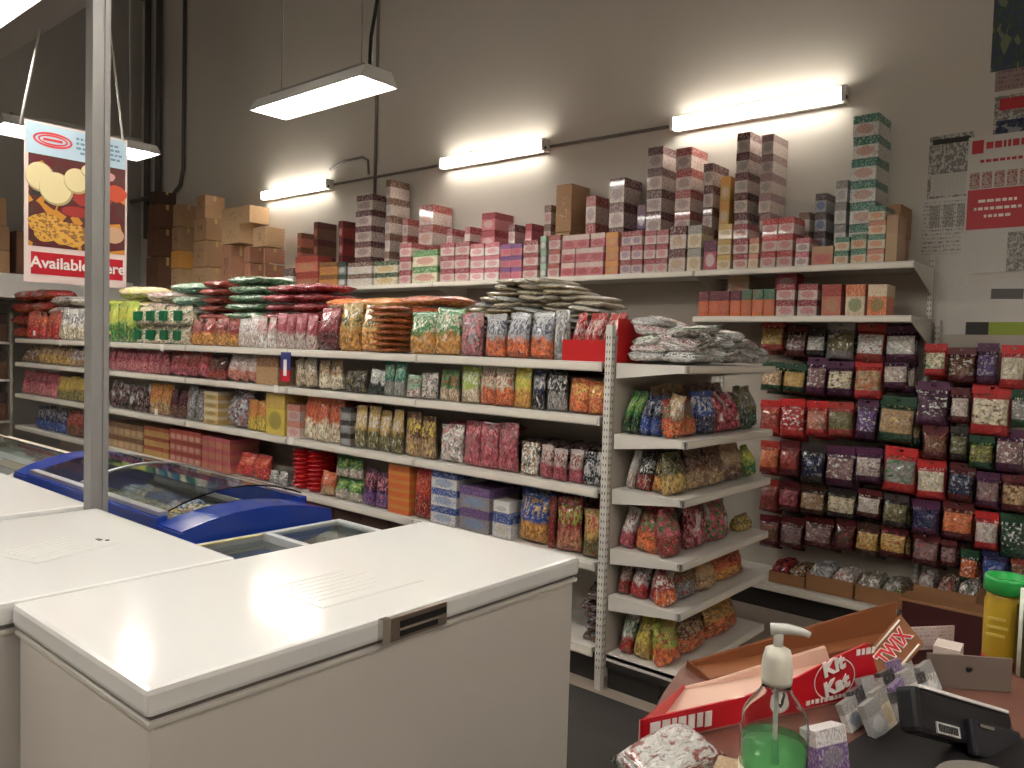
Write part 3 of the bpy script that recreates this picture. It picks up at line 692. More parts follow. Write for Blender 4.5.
pile(GZ[0], A, 3.25, 3.60, [
 (26,62,290,4,'film',('brick','red','orange'),'red sack',2), (64,88,296,4,'film',('white','mauve','cream'),'white sack'),
 (107,134,300,4,'film',('lime','yellow','green'),'green sack'), (136,160,287,4,'film',('cream','yellow','lime'),'white and yellow sack'),
 (162,186,292,5,'film',('pale','mauve','cream'),'pale mauve sack'), (188,216,283,5,'film',('mint','white','teal'),'white and mint sack'),
 (218,240,281,8,'film',('brick','red','salmon'),'flat red packet'), (242,279,277,8,'film',('green','white','mint'),'green and white packet'),
 (281,340,285,7,'film',('crimson','rose','red'),'crimson packet',2), (342,376,299,4,'film',('orange','amber','cream'),'orange packet'),
 (378,414,298,4,'film',('amber','orange','gold'),'amber packet'), (416,462,296,5,'film',('orange','brick','gold'),'orange and red packet')])
# long flat silver-gold packets heaped crosswise above the silver bags
rn = random.Random(3); i = 0
for lay in range(8):
    xa = ony(466+lay*7, 300, 3.3).x; xb = ony(612-max(0, lay-3)*12, 300, 3.3).x; m_ = 5 if lay < 5 else 3
    for j in range(m_):
        w = (xb-xa)/m_
        pack('flat_packet', FILMP[(lay+j)%4], (xa+w*(j+.5), 3.30+rn.uniform(-.03,.03), GZ[0]+.17+lay*.030), (w*1.0, .32, .037), [('beige','white','cream'),('silver','white','cream'),('white','cream','beige'),('cream','silver','gold')][rn.randrange(4)],
             'flat silvery packet, layer %s up, %s, heaped behind the silver bags' % (ORD[lay], nth(j, m_)), 'bag', 'flat silvery packets heaped on the gondola', (0, rn.uniform(-.10,.14), rn.uniform(-.3,.3)))
for j in range(6):   # the layer that carries the heap
    xa = ony(466, 300, 3.3).x; w = (ony(612, 300, 3.3).x-xa)/6
    for k in range(2): pack('lying_packet', CLEARP[j%4], (xa+w*(j+.5), 3.35, GZ[0]+.001+k*.083), (w*.96, .34, .082), ('grey','silver','tan'), 'grey packet under the silvery heap, %s, %s layer' % (nth(j, 6), ['lower','upper'][k]), 'bag', 'packets under the silvery heap')
p = ony(590, 350, 3.04)
rb = empty('display_carton', 'red open display carton of tall red packets at the gondola end', 'box', (p.x, 3.15, GZ[0]+.001))
RC = mat('red_carton', (186,26,30), .4)
boxes('tray', [((-.16,-.11,0), (.15,-.105,.10)), ((-.16,.105,0), (.15,.11,.14)), ((-.16,-.105,0), (-.155,.105,.13)), ((.145,-.105,0), (.15,.105,.20)), ((-.155,-.105,0), (.145,.105,.006))], RC, rb)
for i in range(5):
    pack('tall_packet', FILMB[i%4], (p.x-.10+i*.055, 3.12+.02*(i%2), GZ[0]+.009), (.054, .16, .22), ('red','white','salmon'), 'tall red packet in the red display carton, %s' % nth(i, 5), 'snack bag', 'tall red packets in the red carton')
B = 'second gondola shelf'
row(GZ[1], B, 3.04, [
 (20,36,346,3,'clear',('brown','grey','tan'),'brown packet',{'d':.2}), (36,66,343,5,'film',('tan','brown','gold'),'tan packet'), (67,88,350,4,'film',('pale','maroon','tan'),'pale and maroon packet'),
 (106,165,349,9,'film',('rose','maroon','pink'),'small pink packet'), (166,203,351,4,'film',('brick','maroon','rose'),'slanted red packet',{'slant':.22}),
 (204,222,357,2,'film',('maroon','brown','brick'),'dark red packet'), (224,253,358,3,'film',('pale','mauve','salmon'),'slanted pale pink packet',{'slant':.2}),
 (255,277,354,1,'tea',('tan','brown','tan'),'tan box of packets'),
 (292,313,360,2,'film',('cream','black','beige'),'cream packet with dark stripes',{'slant':-.2}), (316,339,362,2,'film',('tan','black','cream'),'tan packet with black stripes',{'slant':-.12}),
 (341,362,372,2,'clear',('dark','grey','olive'),'dark clear packet'), (364,381,371,2,'film',('white','teal','black'),'white and green packet',{'slant':.25}), (382,402,362,2,'film',('teal','mint','grey'),'teal packet'),
 (403,416,376,1,'film',('mint','crimson','pale'),'mint bag with red label'), (417,433,372,1,'clear',('pale','white','grey'),'clear round bag'),
 (436,456,370,2,'film',('green','brick','beige'),'green and red snack bag'), (457,474,368,1,'film',('lime','white','beige'),'pale green snack bag'), (475,510,368,2,'film',('cream','brick','orange'),'cream and orange snack bag'),
 (511,527,367,1,'film',('yellow','lime','amber'),'yellow green snack bag'), (528,541,367,1,'film',('navy','white','black'),'narrow navy bag'), (542,563,370,1,'film',('black','white','grey'),'black and white bag'),
 (564,605,382,2,'film',('orange','yellow','orange'),'orange snack bag')])
pile(GZ[1]+.16, B, 3.12, 3.36, [(566,604,368,2,'film',('maroon','brown','brick'),'dark red packet lying on orange bags')])
C = 'third gondola shelf'
row(GZ[2], C, 3.04, [
 (20,54,372,6,'film',('rose','maroon','pink'),'dark pink packet'), (55,88,378,6,'film',('gold','yellow','olive'),'yellow packet'),
 (106,146,384,6,'clear',('black','white','mauve'),'black packet with pale dots'), (147,166,383,2,'film',('amber','brick','tan'),'amber and red packet'), (167,182,392,2,'film',('maroon','purple','brown'),'dark maroon packet'),
 (183,201,388,2,'clear',('grey','mauve','silver'),'grey mesh bag'), (203,217,392,1,'tea',('gold','cream','olive'),'ring stacked yellow tin',{'lv':4}), (219,243,391,1,'clear',('mauve','purple','silver'),'large purple grey bag',{'d':.2}),
 (245,263,400,2,'film',('amber','orange','yellow'),'amber packet in tray'), (265,284,389,1,'tea',('yellow','gold','olive'),'tall yellow box'), (286,299,405,1,'tea',('pale','salmon','pink'),'peach coloured box',{'lv':2}),
 (300,338,397,3,'film',('orange','brick','cream'),'orange topped packet'), (339,350,408,1,'tea',('grey','dark','silver'),'grey tub',{'lv':3}), (352,399,410,4,'film',('gold','white','olive'),'gold packet'),
 (400,432,416,2,'film',('brown','yellow','tan'),'brown packet with yellow top'), (434,457,424,1,'clear',('pale','pink','white'),'pale pink clear bag'), (459,513,423,3,'clear',('rose','mauve','pink'),'bag of pink sweets'),
 (515,534,445,1,'clear',('white','dgreen','tan'),'white and green packet'), (536,579,448,3,'film',('pale','crimson','rose'),'white topped pink packet'), (580,603,453,2,'clear',('black','white','silver'),'black and white packet')])
pile(GZ[2], C, 3.16, 3.42, [(462,512,421,3,'clear',('rose','mauve','pink'),'lying bag of pink sweets',2), (536,600,440,2,'clear',('mauve','pale','dark'),'lying dull packet',3), (322,362,395,2,'film',('orange','brick','red'),'lying orange packet')])
D = 'fourth gondola shelf'
row(GZ[3], D, 3.04, [
 (34,62,408,5,'film',('navy','silver','blue'),'navy and silver packet'), (63,86,412,4,'film',('brick','salmon','brown'),'brick red packet'),
 (106,142,424,6,'tea',('tan','brown','beige'),'tan carton',{'lv':2}), (143,168,428,4,'tea',('gold','brick','tan'),'gold and red carton',{'lv':3}), (169,200,431,5,'tea',('salmon','brick','pale'),'salmon carton',{'lv':3}), (201,229,438,4,'tea',('salmon','rose','tan'),'pink carton',{'lv':3}),
 (231,264,455,2,'film',('red','orange','red'),'bright red bag'), (266,284,472,2,'film',('white','dgreen','silver'),'small white and green packet'),
 (286,299,448,1,'cups',('red','red','red'),'left stack of red cups'), (300,314,450,1,'cups',('red','red','red'),'right stack of red cups'),
 (316,329,472,1,'film',('orange','salmon','tan'),'small orange bag'), (331,357,457,2,'film',('green','lime','pale'),'green bag',{'lv':2}), (358,385,471,2,'film',('purple','pink','violet'),'purple bag'),
 (387,409,462,1,'tea',('orange','amber','orange'),'orange block of packets',{'lv':6,'d':.3}), (410,428,464,1,'film',('red','orange','brick'),'tall red and orange bag'),
 (430,456,467,1,'tea',('white','blue','sky'),'white and blue box',{'lv':3}), (458,489,488,1,'tea',('grey','violet','sky'),'grey and violet box',{'lv':2}),
 (512,543,489,1,'film',('blue','gold','amber'),'tall blue and gold chips bag',{'d':.12}), (545,551,500,1,'film',('brick','brown','brick'),'narrow brick red bag'), (552,577,503,1,'film',('brick','lime','salmon'),'red and green snack bag'), (579,603,511,1,'film',('gold','red','olive'),'golden snack bag with red top')])
row(GZ[3], D, 3.04, [(491,510,515,1,'tea',('white','blue','cream'),'blue trimmed box under the white card')])
row(ony(500,515,3.04).z+.004, D, 3.06, [(492,508,502,1,'tea',('white','white','silver'),'small plain white box',{'d':.1})])
row(GZ[3], D, 3.22, [(546,600,494,3,'film',('maroon','red','brown'),'maroon bag at the back')])
Eb = 'gondola base deck'
row(GZ[4], Eb, 3.04, [(290,330,494,2,'kraft',('brown','tan','brown'),'brown carton'), (332,420,505,3,'kraft',('choc','brown','tan'),'dark brown carton'), (574,600,592,1,'clear',('brown','mauve','silver'),'flat brown packet',{'lv':5,'d':.3,'nm':'flat_packet'}), (108,240,470,6,'kraft',('choc','tan','brown'),'low dark carton')])
b_ = [ony(281.5, 352, 3.0), ony(288.5, 382, 3.0)]
dv = empty('divider_card', 'tall blue and red divider card where two gondola sections meet', 'sign', ((b_[0].x+b_[1].x)/2, 3.0055, b_[1].z))
hh = b_[0].z-b_[1].z; box('card', (-.055,-.002,0), (.055,.002,hh), mat('card_blue', (60,66,130), .4), dv); box('red_half', (-.055,-.004,0), (.055,-.0025,hh*.4), REDP, dv); box('white_figure', (-.018,-.0055,hh*.2), (.018,-.0042,hh*.75), mat('white_print', (236,228,222), .5), dv)

# ------------------------------------------------------------------ goods on the end-of-aisle unit (facing +x)
def endrow(z, where, entries):
    for e in entries:
        x0, x1, yt, n, kind, cols, desc = e[:7]; op = e[7] if len(e) > 7 else {}
        Xf = EX1-op.get('in', .05); yb = yt+40
        hmax = min([q for q in EZ if q > z+.03] or [9])-z-.055
        cx_ = {0: 688, 1: 686, 2: 684, 3: 682, 4: 680, 5: 676}[min(range(6), key=lambda q: abs(EZ[q]-z))]
        if (x0+x1)/2 < cx_-12 and 'in' not in op:      # goods seen through the open near end of the shelf
            Ys = EY0+.02; a_, b2 = max(EX0+.01, ony(x0, yb, Ys).x), min(EX1-.05, ony(x1, yb, Ys).x); h = max(.06, min(ony((x0+x1)/2, yt, Ys).z-z, hmax)); w = (b2-a_)/n
            for i in range(n):
                pack(op.get('nm', 'snack_bag'), random.choice(lib(kind)), (a_+w*(i+.5), Ys+.06, z+.002), (w*1.0, .10, h*random.uniform(.97, 1.03)), cols, desc + (', %s' % nth(i, n) if n > 1 else '') + ', near end of the ' + where, 'snack bag', (desc + 's on ' + where) if n > 1 else None, (-.08, op.get('slant', .12), op.get('yaw', 0)*.3))
            continue
        ya, yb_ = max(EY0+.17 if 'in' in op else EY0+.015, onx(x0, yb, Xf).y), min(EY1-.01, onx(x1, yb, Xf).y)
        top = onx((x0+x1)/2, yt, Xf).z; h = max(.06, min(top-z, hmax)); w = (yb_-ya)/n; d = op.get('d', .11)
        for i in range(n):
            lab = desc + (', %s' % nth(i, n) if n > 1 else '') + ', ' + where
            pack(op.get('nm', 'snack_bag'), random.choice(lib(kind)), (Xf-d/2-random.uniform(0, .01), ya+w*(i+.5), z+.002), (w*op.get('w', .95), d, h*random.uniform(.97, 1.03)), cols, lab, 'snack bag', (desc + 's on ' + where) if n > 1 else None, (-op.get('lean', .12), 0, R_(90)+op.get('yaw', 0)))
W2, W3, W4, W5, W6 = ['%s end-unit shelf' % a for a in ('second', 'third', 'fourth', 'fifth', 'lowest')]
endrow(EZ[1], W2, [(617,634,391,2,'film',('green','lime','dgreen'),'bright green bag',{'yaw':-.35}), (634,655,396,2,'film',('navy','silver','blue'),'slanted blue white bag',{'yaw':-.35}), (656,672,394,1,'film',('tan','white','brown'),'tan and white bag',{'yaw':-.4}),
 (673,706,400,1,'film',('brick','green','orange'),'orange bag with green leaf print'), (707,722,392,1,'film',('blue','white','navy'),'upright blue and silver bag',{'yaw':-.3}), (723,745,393,2,'clear',('rose','white','crimson'),'clear bag with pink sweets'), (747,772,386,2,'film',('olive','silver','dgreen'),'grey green bag')])
endrow(EZ[1], W2, [(640,700,386,3,'film',('tan','navy','white'),'bag in the back line',{'in':.2}), (705,765,384,3,'film',('mauve','silver','grey'),'greyish bag in the back line',{'in':.2})])
endrow(EZ[2], W3, [(621,629,452,1,'film',('white','silver','pale'),'narrow white bag'), (630,644,455,1,'film',('black','white','brick'),'black bag with red food'), (645,665,456,1,'film',('black','gold','amber'),'black and amber noodle bag'), (666,695,456,1,'film',('olive','black','gold'),'olive and gold noodle bag'),
 (698,732,449,2,'film',('brown','choc','tan'),'brown bag'), (733,752,447,1,'film',('tan','beige','brown'),'tan bag'), (753,772,446,1,'film',('lime','yellow','green'),'lime and yellow bag hanging over the edge')])
endrow(EZ[2], W3, [(630,760,446,5,'film',('choc','dark','olive'),'dark bag in the back line',{'in':.2})])
endrow(EZ[3], W4, [(614,627,508,1,'film',('white','crimson','rose'),'white and crimson bag'), (628,655,506,1,'film',('brick','green','orange'),'red bag with green circle'), (656,690,506,1,'film',('rose','green','brick'),'red and green pellet bag'),
 (697,716,505,1,'clear',('pink','white','crimson'),'clear pink bag'), (717,737,503,1,'clear',('rose','silver','green'),'rose and silver bag'), (745,768,515,1,'film',('olive','yellow','gold'),'olive yellow bag')])
endrow(EZ[3], W4, [(625,760,503,5,'film',('mauve','grey','rose'),'mauve bag in the back line',{'in':.2})])
endrow(EZ[4], W5, [(612,622,560,1,'film',('pale','crimson','brick'),'thin red and white bag'), (624,640,563,1,'film',('white','crimson','red'),'white and red bag',{'yaw':-.3}), (642,662,569,1,'film',('pale','red','crimson'),'slanted pale and red bag',{'yaw':-.5}), (664,682,566,1,'film',('brick','white','orange'),'orange and red bag'), (684,704,562,1,'film',('olive','brick','grey'),'grey and maroon bag'), (705,722,559,1,'film',('tan','amber','tan'),'plain tan bag'), (724,752,556,1,'film',('orange','brick','amber'),'wide orange bag')])
endrow(EZ[4], W5, [(620,750,556,5,'film',('maroon','mauve','brown'),'maroon bag in the back line',{'in':.2})])
endrow(EZ[5], W6, [(613,626,613,1,'film',('white','green','red'),'white bag with green and red print'), (627,645,619,1,'film',('yellow','olive','gold'),'yellow bag',{'yaw':-.2}), (646,662,622,1,'film',('gold','lime','yellow'),'gold and lime bag',{'yaw':-.2}), (663,688,628,1,'film',('lime','brick','orange'),'lime bag with orange food picture'), (689,714,620,1,'film',('brown','tan','orange'),'brown bag with orange food picture'), (716,747,604,1,'film',('amber','olive','orange'),'leaning amber bag',{'lean':.2})])
endrow(EZ[5], W6, [(640,740,603,4,'film',('brown','amber','tan'),'brown bag in the back line',{'in':.2})])
rn = random.Random(21); i = 0      # the loose heap on top
cl_ = [('white','green','white'), ('white','silver','white'), ('white','crimson','white'), ((214,214,212),'dgreen','white'), ('white','rose','white'), ((206,206,206),'grey','white')]
for lay in range(5):
    n_ = [7, 7, 6, 5, 3][lay]
    for a in range(n_):
        for b in range(2 if lay < 4 else 1):
            y = EY0+.07+(a+.5)*(.78 if lay < 2 else .66 if lay == 2 else .5 if lay == 3 else .28)/n_; x = EX0+.115+b*.14+rn.uniform(-.02,.02)
            pack('foil_packet', FILMP[i%4], (x, y, EZ[0]+.012+lay*.036), (.18, .135, .052), cl_[rn.randrange(6)], 'crumpled foil packet, layer %s, %s across, %s line, heaped on the end unit' % (ORD[lay], ORD[a], 'rear' if b == 0 else 'front'), 'snack bag', 'foil packets heaped on the end unit', (rn.uniform(-.32,.32)*(.25 if lay == 0 else 1), rn.uniform(-.32,.32)*(.2 if lay == 0 else 1), rn.uniform(-.9,.9)*(.4 if lay == 0 else 1))); i += 1
# goods under the canopy on the left wall
lw = empty('wall_rack', 'dim narrow rack with three shelves under the canopy at the left picture edge', 'shelving', (-11.05, 2.4, 0))
for z in (.5, 1.0, 1.45): box('shelf', (-.24,-1.0,z-.03), (.24,1.0,z), STEEL, lw, .004)
for y in (-.98, .98): box('side_panel', (-.24,y-.015,0), (.24,y+.015,1.8), PANEL, lw, .003)
for z, nm_ in ((.5,'lower'), (1.0,'middle'), (1.45,'upper')):
    for i in range(6):
        pack('small_box', TEAC, (-11.02, 1.60+i*.32, z+.001), (.36, .28, .22+.04*((i*3) % 4)), [('gold','brown','tan'), ('olive','choc','tan'), ('brown','dark','beige')][i % 3], 'dim box on the %s shelf of the left rack, %s from the near side' % (nm_, ORD[i]), 'box', 'boxes on the left rack')

# ------------------------------------------------------------------ boxes on the high wall shelf
ZS = 2.081
def stacks(z, where, entries):
    for idx, e in enumerate(entries):
        x0, x1, yt, lv, kind, cols, desc = e[:7]; op = e[7] if len(e) > 7 else {}
        Yf = op.get('Y', 4.675); d = op.get('d', .17); n = op.get('n', 1); zb = z
        if 'yb' in op: zb = ony((x0+x1)/2, op['yb'], Yf).z
        ym = (yt+270)/2; xa, xb = ony(x0, ym, Yf).x, ony(x1, ym, Yf).x
        top = ony((x0+x1)/2, yt, Yf).z; h = (top-zb)/lv
        if Yf > 4.86: xb = max(xa+.07, min(xb, ony(x1, ym, Yf+d*.6).x))     # their right sides show too
        w = (xb-xa)/n
        for i in range(n):
            for k in range(lv):
                bits = ([nth(i, n)] if n > 1 else []) + ([LVS[k] if k < lv-1 else 'topmost'] if lv > 1 else [])
                c = cols if not isinstance(cols, list) else cols[k % len(cols)]
                jx = random.uniform(-.004,.004)
                pack(op.get('nm', NAMES[kind]), lib(kind)[0], (xa+w*(i+.5)+jx, Yf+d/2+random.uniform(0,.006), zb+.001+k*h), (w*.955, d, h*.985), c, desc + (', ' + ', '.join(bits) if bits else '') + ', ' + where, 'box', desc + 's ' + where if n*lv > 1 else None, (0,0,random.uniform(-.015,.015)))
Wd = 'high shelf'
PB1 = ('pale','brick','mauve'); PB2 = ('pale','maroon','mauve'); PR = ('pale','crimson','rose'); SAL = ('salmon','brown','pale'); GR = ('white','dgreen','mint'); TE = ('white','teal','salmon'); ORG = ('cream','orange','salmon'); GO = ('gold','amber','cream'); WB = ('white','choc','grey')
BK = {'Y': 4.87, 'd': .235}
stacks(ZS, Wd, [
 (283,293,268,1,'tea',WB,'low white and black box'),
 (295,318,256,2,'tea',('salmon','brick','tan'),'wide salmon box',{}), (319,337,262,2,'tea',('amber','brown','salmon'),'amber box'), (338,346,262,2,'tea',('grey','dgreen','white'),'grey and green box'),
 (347,372,262,2,'tea',('white','brown','cream'),'white box with brown band'), (373,398,261,2,'tea',('cream','dgreen','gold'),'cream and green box'),
 (399,411,243,3,'tea',PR,'pink box with speckled end'), (412,438,250,2,'tea',('cream','green','rose'),'cream box with green band'),
 (440,469,242,3,'tea',PR,'small red and white box',{'n':2}), (470,499,243,3,'tea',('white','rose','pink'),'white and rose box',{'n':2}), (500,522,244,3,'tea',('pink','violet','rose'),'pink and violet box',{'n':2}), (523,538,240,3,'tea',PR,'rose box with white base'),
 (540,546,236,3,'tea',('grey','mint','white'),'slim grey green box'), (548,560,235,3,'tea',('pale','brick','rose'),'pale box with brick red band'), (561,604,234,3,'tea',('rose','pale','brick'),'rose printed box',{'n':3}), (605,618,232,3,'tea',('salmon','amber','gold'),'salmon and amber box'),
 (620,642,231,3,'tea',('pale','crimson','violet'),'crimson band box',{'n':2}), (644,668,230,3,'tea',PR,'pale box with crimson band',{'n':2}), (669,686,226,2,'tea',('pale','maroon','tan'),'pale box with maroon band'), (687,701,225,2,'tea',('cream','grey','tan'),'cream and grey box'),
 (703,716,240,1,'tea',('rose','purple','white'),'rose and purple box'), (717,731,224,3,'tea',('cream','gold','tan'),'cream box with gold band'), (733,748,224,3,'tea',('pale','crimson','brick'),'crimson and pale carton'), (749,759,238,2,'tea',('cream','salmon','tan'),'cream and salmon box'),
 (761,793,218,3,'tea',('pale','red','rose'),'red and white tea box',{'n':2}), (795,809,238,2,'tea',('white','rose','brown'),'white and brown tea box'), (810,832,246,1,'tea',('salmon','tan','rose'),'low salmon box'),
 (834,849,237,2,'tea',('cream','teal','salmon'),'cream and teal box'), (850,866,234,2,'tea',('cream','teal','orange'),'orange and teal box'), (867,885,206,4,'tea',[('cream','salmon','orange'),('cream','teal','orange')],'orange box with teal lid'), (886,898,214,1,'tea',('tan','kraft','tan'),'tall tan box')])
stacks(ZS, Wd, [   # the second line, standing taller behind the first
 (297,312,232,4,'tea',('salmon','brown','brick'),'tall salmon box at the back',BK), (313,328,221,4,'tea',('brown','maroon','salmon'),'brown box at the back',BK), (338,353,220,4,'tea',('brick','maroon','pale'),'brick red box at the back',BK),
 (355,383,194,6,'tea',('pale','maroon','mauve'),'pale box with dark maroon band',BK), (385,400,179,6,'tea',('pale','brown','grey'),'pale box with brown band',BK),
 (402,416,218,4,'tea',PB1,'pink cream box',BK), (418,444,204,4,'tea',('pale','brick','salmon'),'wide pale box with brick band',BK), (446,462,228,3,'tea',PR,'pink white box at the back',BK),
 (464,480,226,3,'tea',('pale','crimson','pale'),'pale box with long crimson lid',BK), (481,506,212,4,'tea',('pink','crimson','pale'),'pink box with crimson lid',BK), (508,524,224,3,'tea',('pale','maroon','rose'),'rose box with maroon lid',BK), (525,541,223,3,'tea',('rose','crimson','pink'),'deep rose box',BK)])
u2 = {'Y': 4.87, 'd': .235}
stacks(ZS, Wd, [(543,552,205,4,'tea',('pale','brown','rose'),'slim brown lidded box',u2), (555,582,183,2,'kraft',('kraft','white','brown'),'tall brown carton beside the pink boxes',u2), (585,606,195,3,'tea',PB1,'large pink and brick box',u2), (608,634,177,4,'tea',('pale','maroon','mauve'),'mauve box under the middle wall space',u2), (636,644,205,3,'tea',('violet','maroon','white'),'narrow violet box',u2),
 (646,672,146,6,'tea',PB2,'pale box with maroon band in the high left tower',u2), (674,700,147,6,'tea',('pale','brick','mauve'),'pale box with brick band in the high left tower',u2), (702,716,163,5,'tea',PB2,'maroon lidded box right of the high left tower',u2),
 (718,732,176,4,'tea',('gold','amber','pale'),'gold box in the gold column',u2), (734,757,132,7,'tea',('pale','maroon','grey'),'pale box with maroon band in the tallest tower',u2), (759,780,134,7,'tea',('pale','mauve','grey'),'pale box with mauve band in the tallest tower',u2),
 (797,812,212,3,'tea',('white','brown','white'),'white box with brown lid',u2), (814,832,193,4,'tea',('silver','choc','blue'),'silver box with dark lid',u2), (834,848,180,4,'tea',('white','grey','silver'),'plain white box',u2), (850,884,114,7,'tea',TE,'white and teal box in the teal tower',u2), (886,900,204,2,'kraft',('kraft','white','brown'),'small brown carton at the shelf end',u2)])
# the short shelf below
Ws = 'short shelf'
stacks(1.788, Ws, [(699,741,291,1,'tea',('orange','purple','salmon'),'small orange carton with purple print',{'n':4,'d':.14}), (742,775,289,1,'tea',('orange','teal','salmon'),'small orange carton with blue print',{'n':3,'d':.14}), (777,796,284,2,'tea',('pale','crimson','rose'),'left crimson topped box',{'d':.15}), (798,818,284,2,'tea',('pale','crimson','rose'),'right crimson topped box',{'d':.15}),
 (822,842,284,1,'tea',('salmon','brick','tan'),'salmon box alone',{'d':.15}), (846,866,284,1,'tea',('cream','orange','green'),'left orange box with green centre',{'d':.15}), (868,888,284,1,'tea',('orange','cream','green'),'right orange box with green centre',{'d':.15})])
stacks(1.788, Ws, [(728,750,274,2,'tea',('beige','tan','salmon'),'beige box behind the orange cartons',{'Y':4.84,'d':.12}), (775,797,271,3,'tea',('rose','crimson','pale'),'rose box behind the crimson boxes',{'Y':4.84,'d':.12})])
# brown cartons stacked towards the far corner
def cartons(entries, Yf=4.67, d=.24, z=ZS):
    for e in entries:
        x0, x1, yb, yt, desc = e[:5]; col = e[5] if len(e) > 5 else ('kraft','choc','brown'); Y = e[6] if len(e) > 6 else Yf
        zb = max(z, ony((x0+x1)/2, yb, Y).z) if yb < 290 else z
        xa, xb = ony(x0, (yb+yt)/2, Y).x, ony(x1, (yb+yt)/2, Y+d*.6).x; zt = ony((x0+x1)/2, yt, Y).z
        o = pack('carton', KRC, ((xa+xb)/2, Y+d/2, zb+.002), ((xb-xa)*.97, d, (zt-zb)*.985), col, desc, 'box', 'brown cartons on the wall shelf')
        put('tape', TAPEM, None, o)
LT = ((198,160,114),'brown','kraft'); PK = ((172,118,88),'choc','brown')
cartons([
 (221,243,300,244,'reddish brown carton at the bottom of the right stack, under the light cartons',PK), (244,262,300,263,'reddish carton, lower of the pair at the right stack base',PK), (263.5,277,300,263,'small reddish carton at the right end of the stack base',PK),
 (244,262,262,246,'reddish carton, upper of the pair in the right stack',PK), (263.5,277,262,247,'small carton above the right end of the stack base',PK),
 (222,252,243,224,'light tan carton in the middle of the right stack',LT), (253,277,246,226,'wide tan carton at the right end of the stack',LT), (221,262,223.5,206,'light tan carton topping the right stack',LT),
 (192,219,300,267,'tan carton with flaps at the bottom of the second stack',LT), (193,219,266.5,240,'tall carton with printed mark in the second stack'), (194,218,239.5,218,'brown carton above the printed one in the second stack'), (196,217,217.5,194,'topmost carton of the second stack'),
 (171,190.5,300,268,'wide kraft carton at the bottom of the third stack',LT), (171,190.5,267.5,250,'orange labelled carton in the third stack',('amber','orange','brown')), (172,190.5,249.5,226,'carton with round mark in the third stack'), (173,190.5,225.5,203,'topmost carton of the third stack'),
 (146,169.5,300,256,'dim brown carton at the bottom of the corner stack',('brown','choc','kraft')), (147,169.5,255.5,228,'dim brown carton in the middle of the corner stack',('brown','choc','kraft')), (148,169.5,227.5,203,'dim dark carton near the top of the corner stack',('brown','choc','kraft')), (150,169,202.5,190,'flat dark carton on top of the corner stack',('choc','brown','kraft'))])
def onxbox(y0, y1, zb, zt, label, col):
    a = pack('carton', KRC, (XL+.45, (y0+y1)/2, zb), (.8, y1-y0, zt-zb), col, label, 'box', 'cartons on the left canopy'); put('tape', TAPEM, None, a)
onxbox(2.55, 3.25, 2.242, 2.50, 'kraft carton with a green mark, bottom of the stack on the canopy', ('kraft','lime','brown')); onxbox(2.55, 3.25, 2.503, 2.78, 'plain carton, middle of the stack on the canopy', ('kraft','tan','brown')); onxbox(2.6, 3.22, 2.783, 3.10, 'carton with torn top, uppermost of the stack on the canopy', ('kraft','brown','choc'))
onxbox(3.32, 3.85, 2.242, 2.75, 'dim carton on the canopy beside the green marked stack', ('brown','choc','kraft')); onxbox(1.7, 2.48, 2.242, 2.85, 'wide carton on the canopy at the picture edge', ('brown','choc','kraft'))
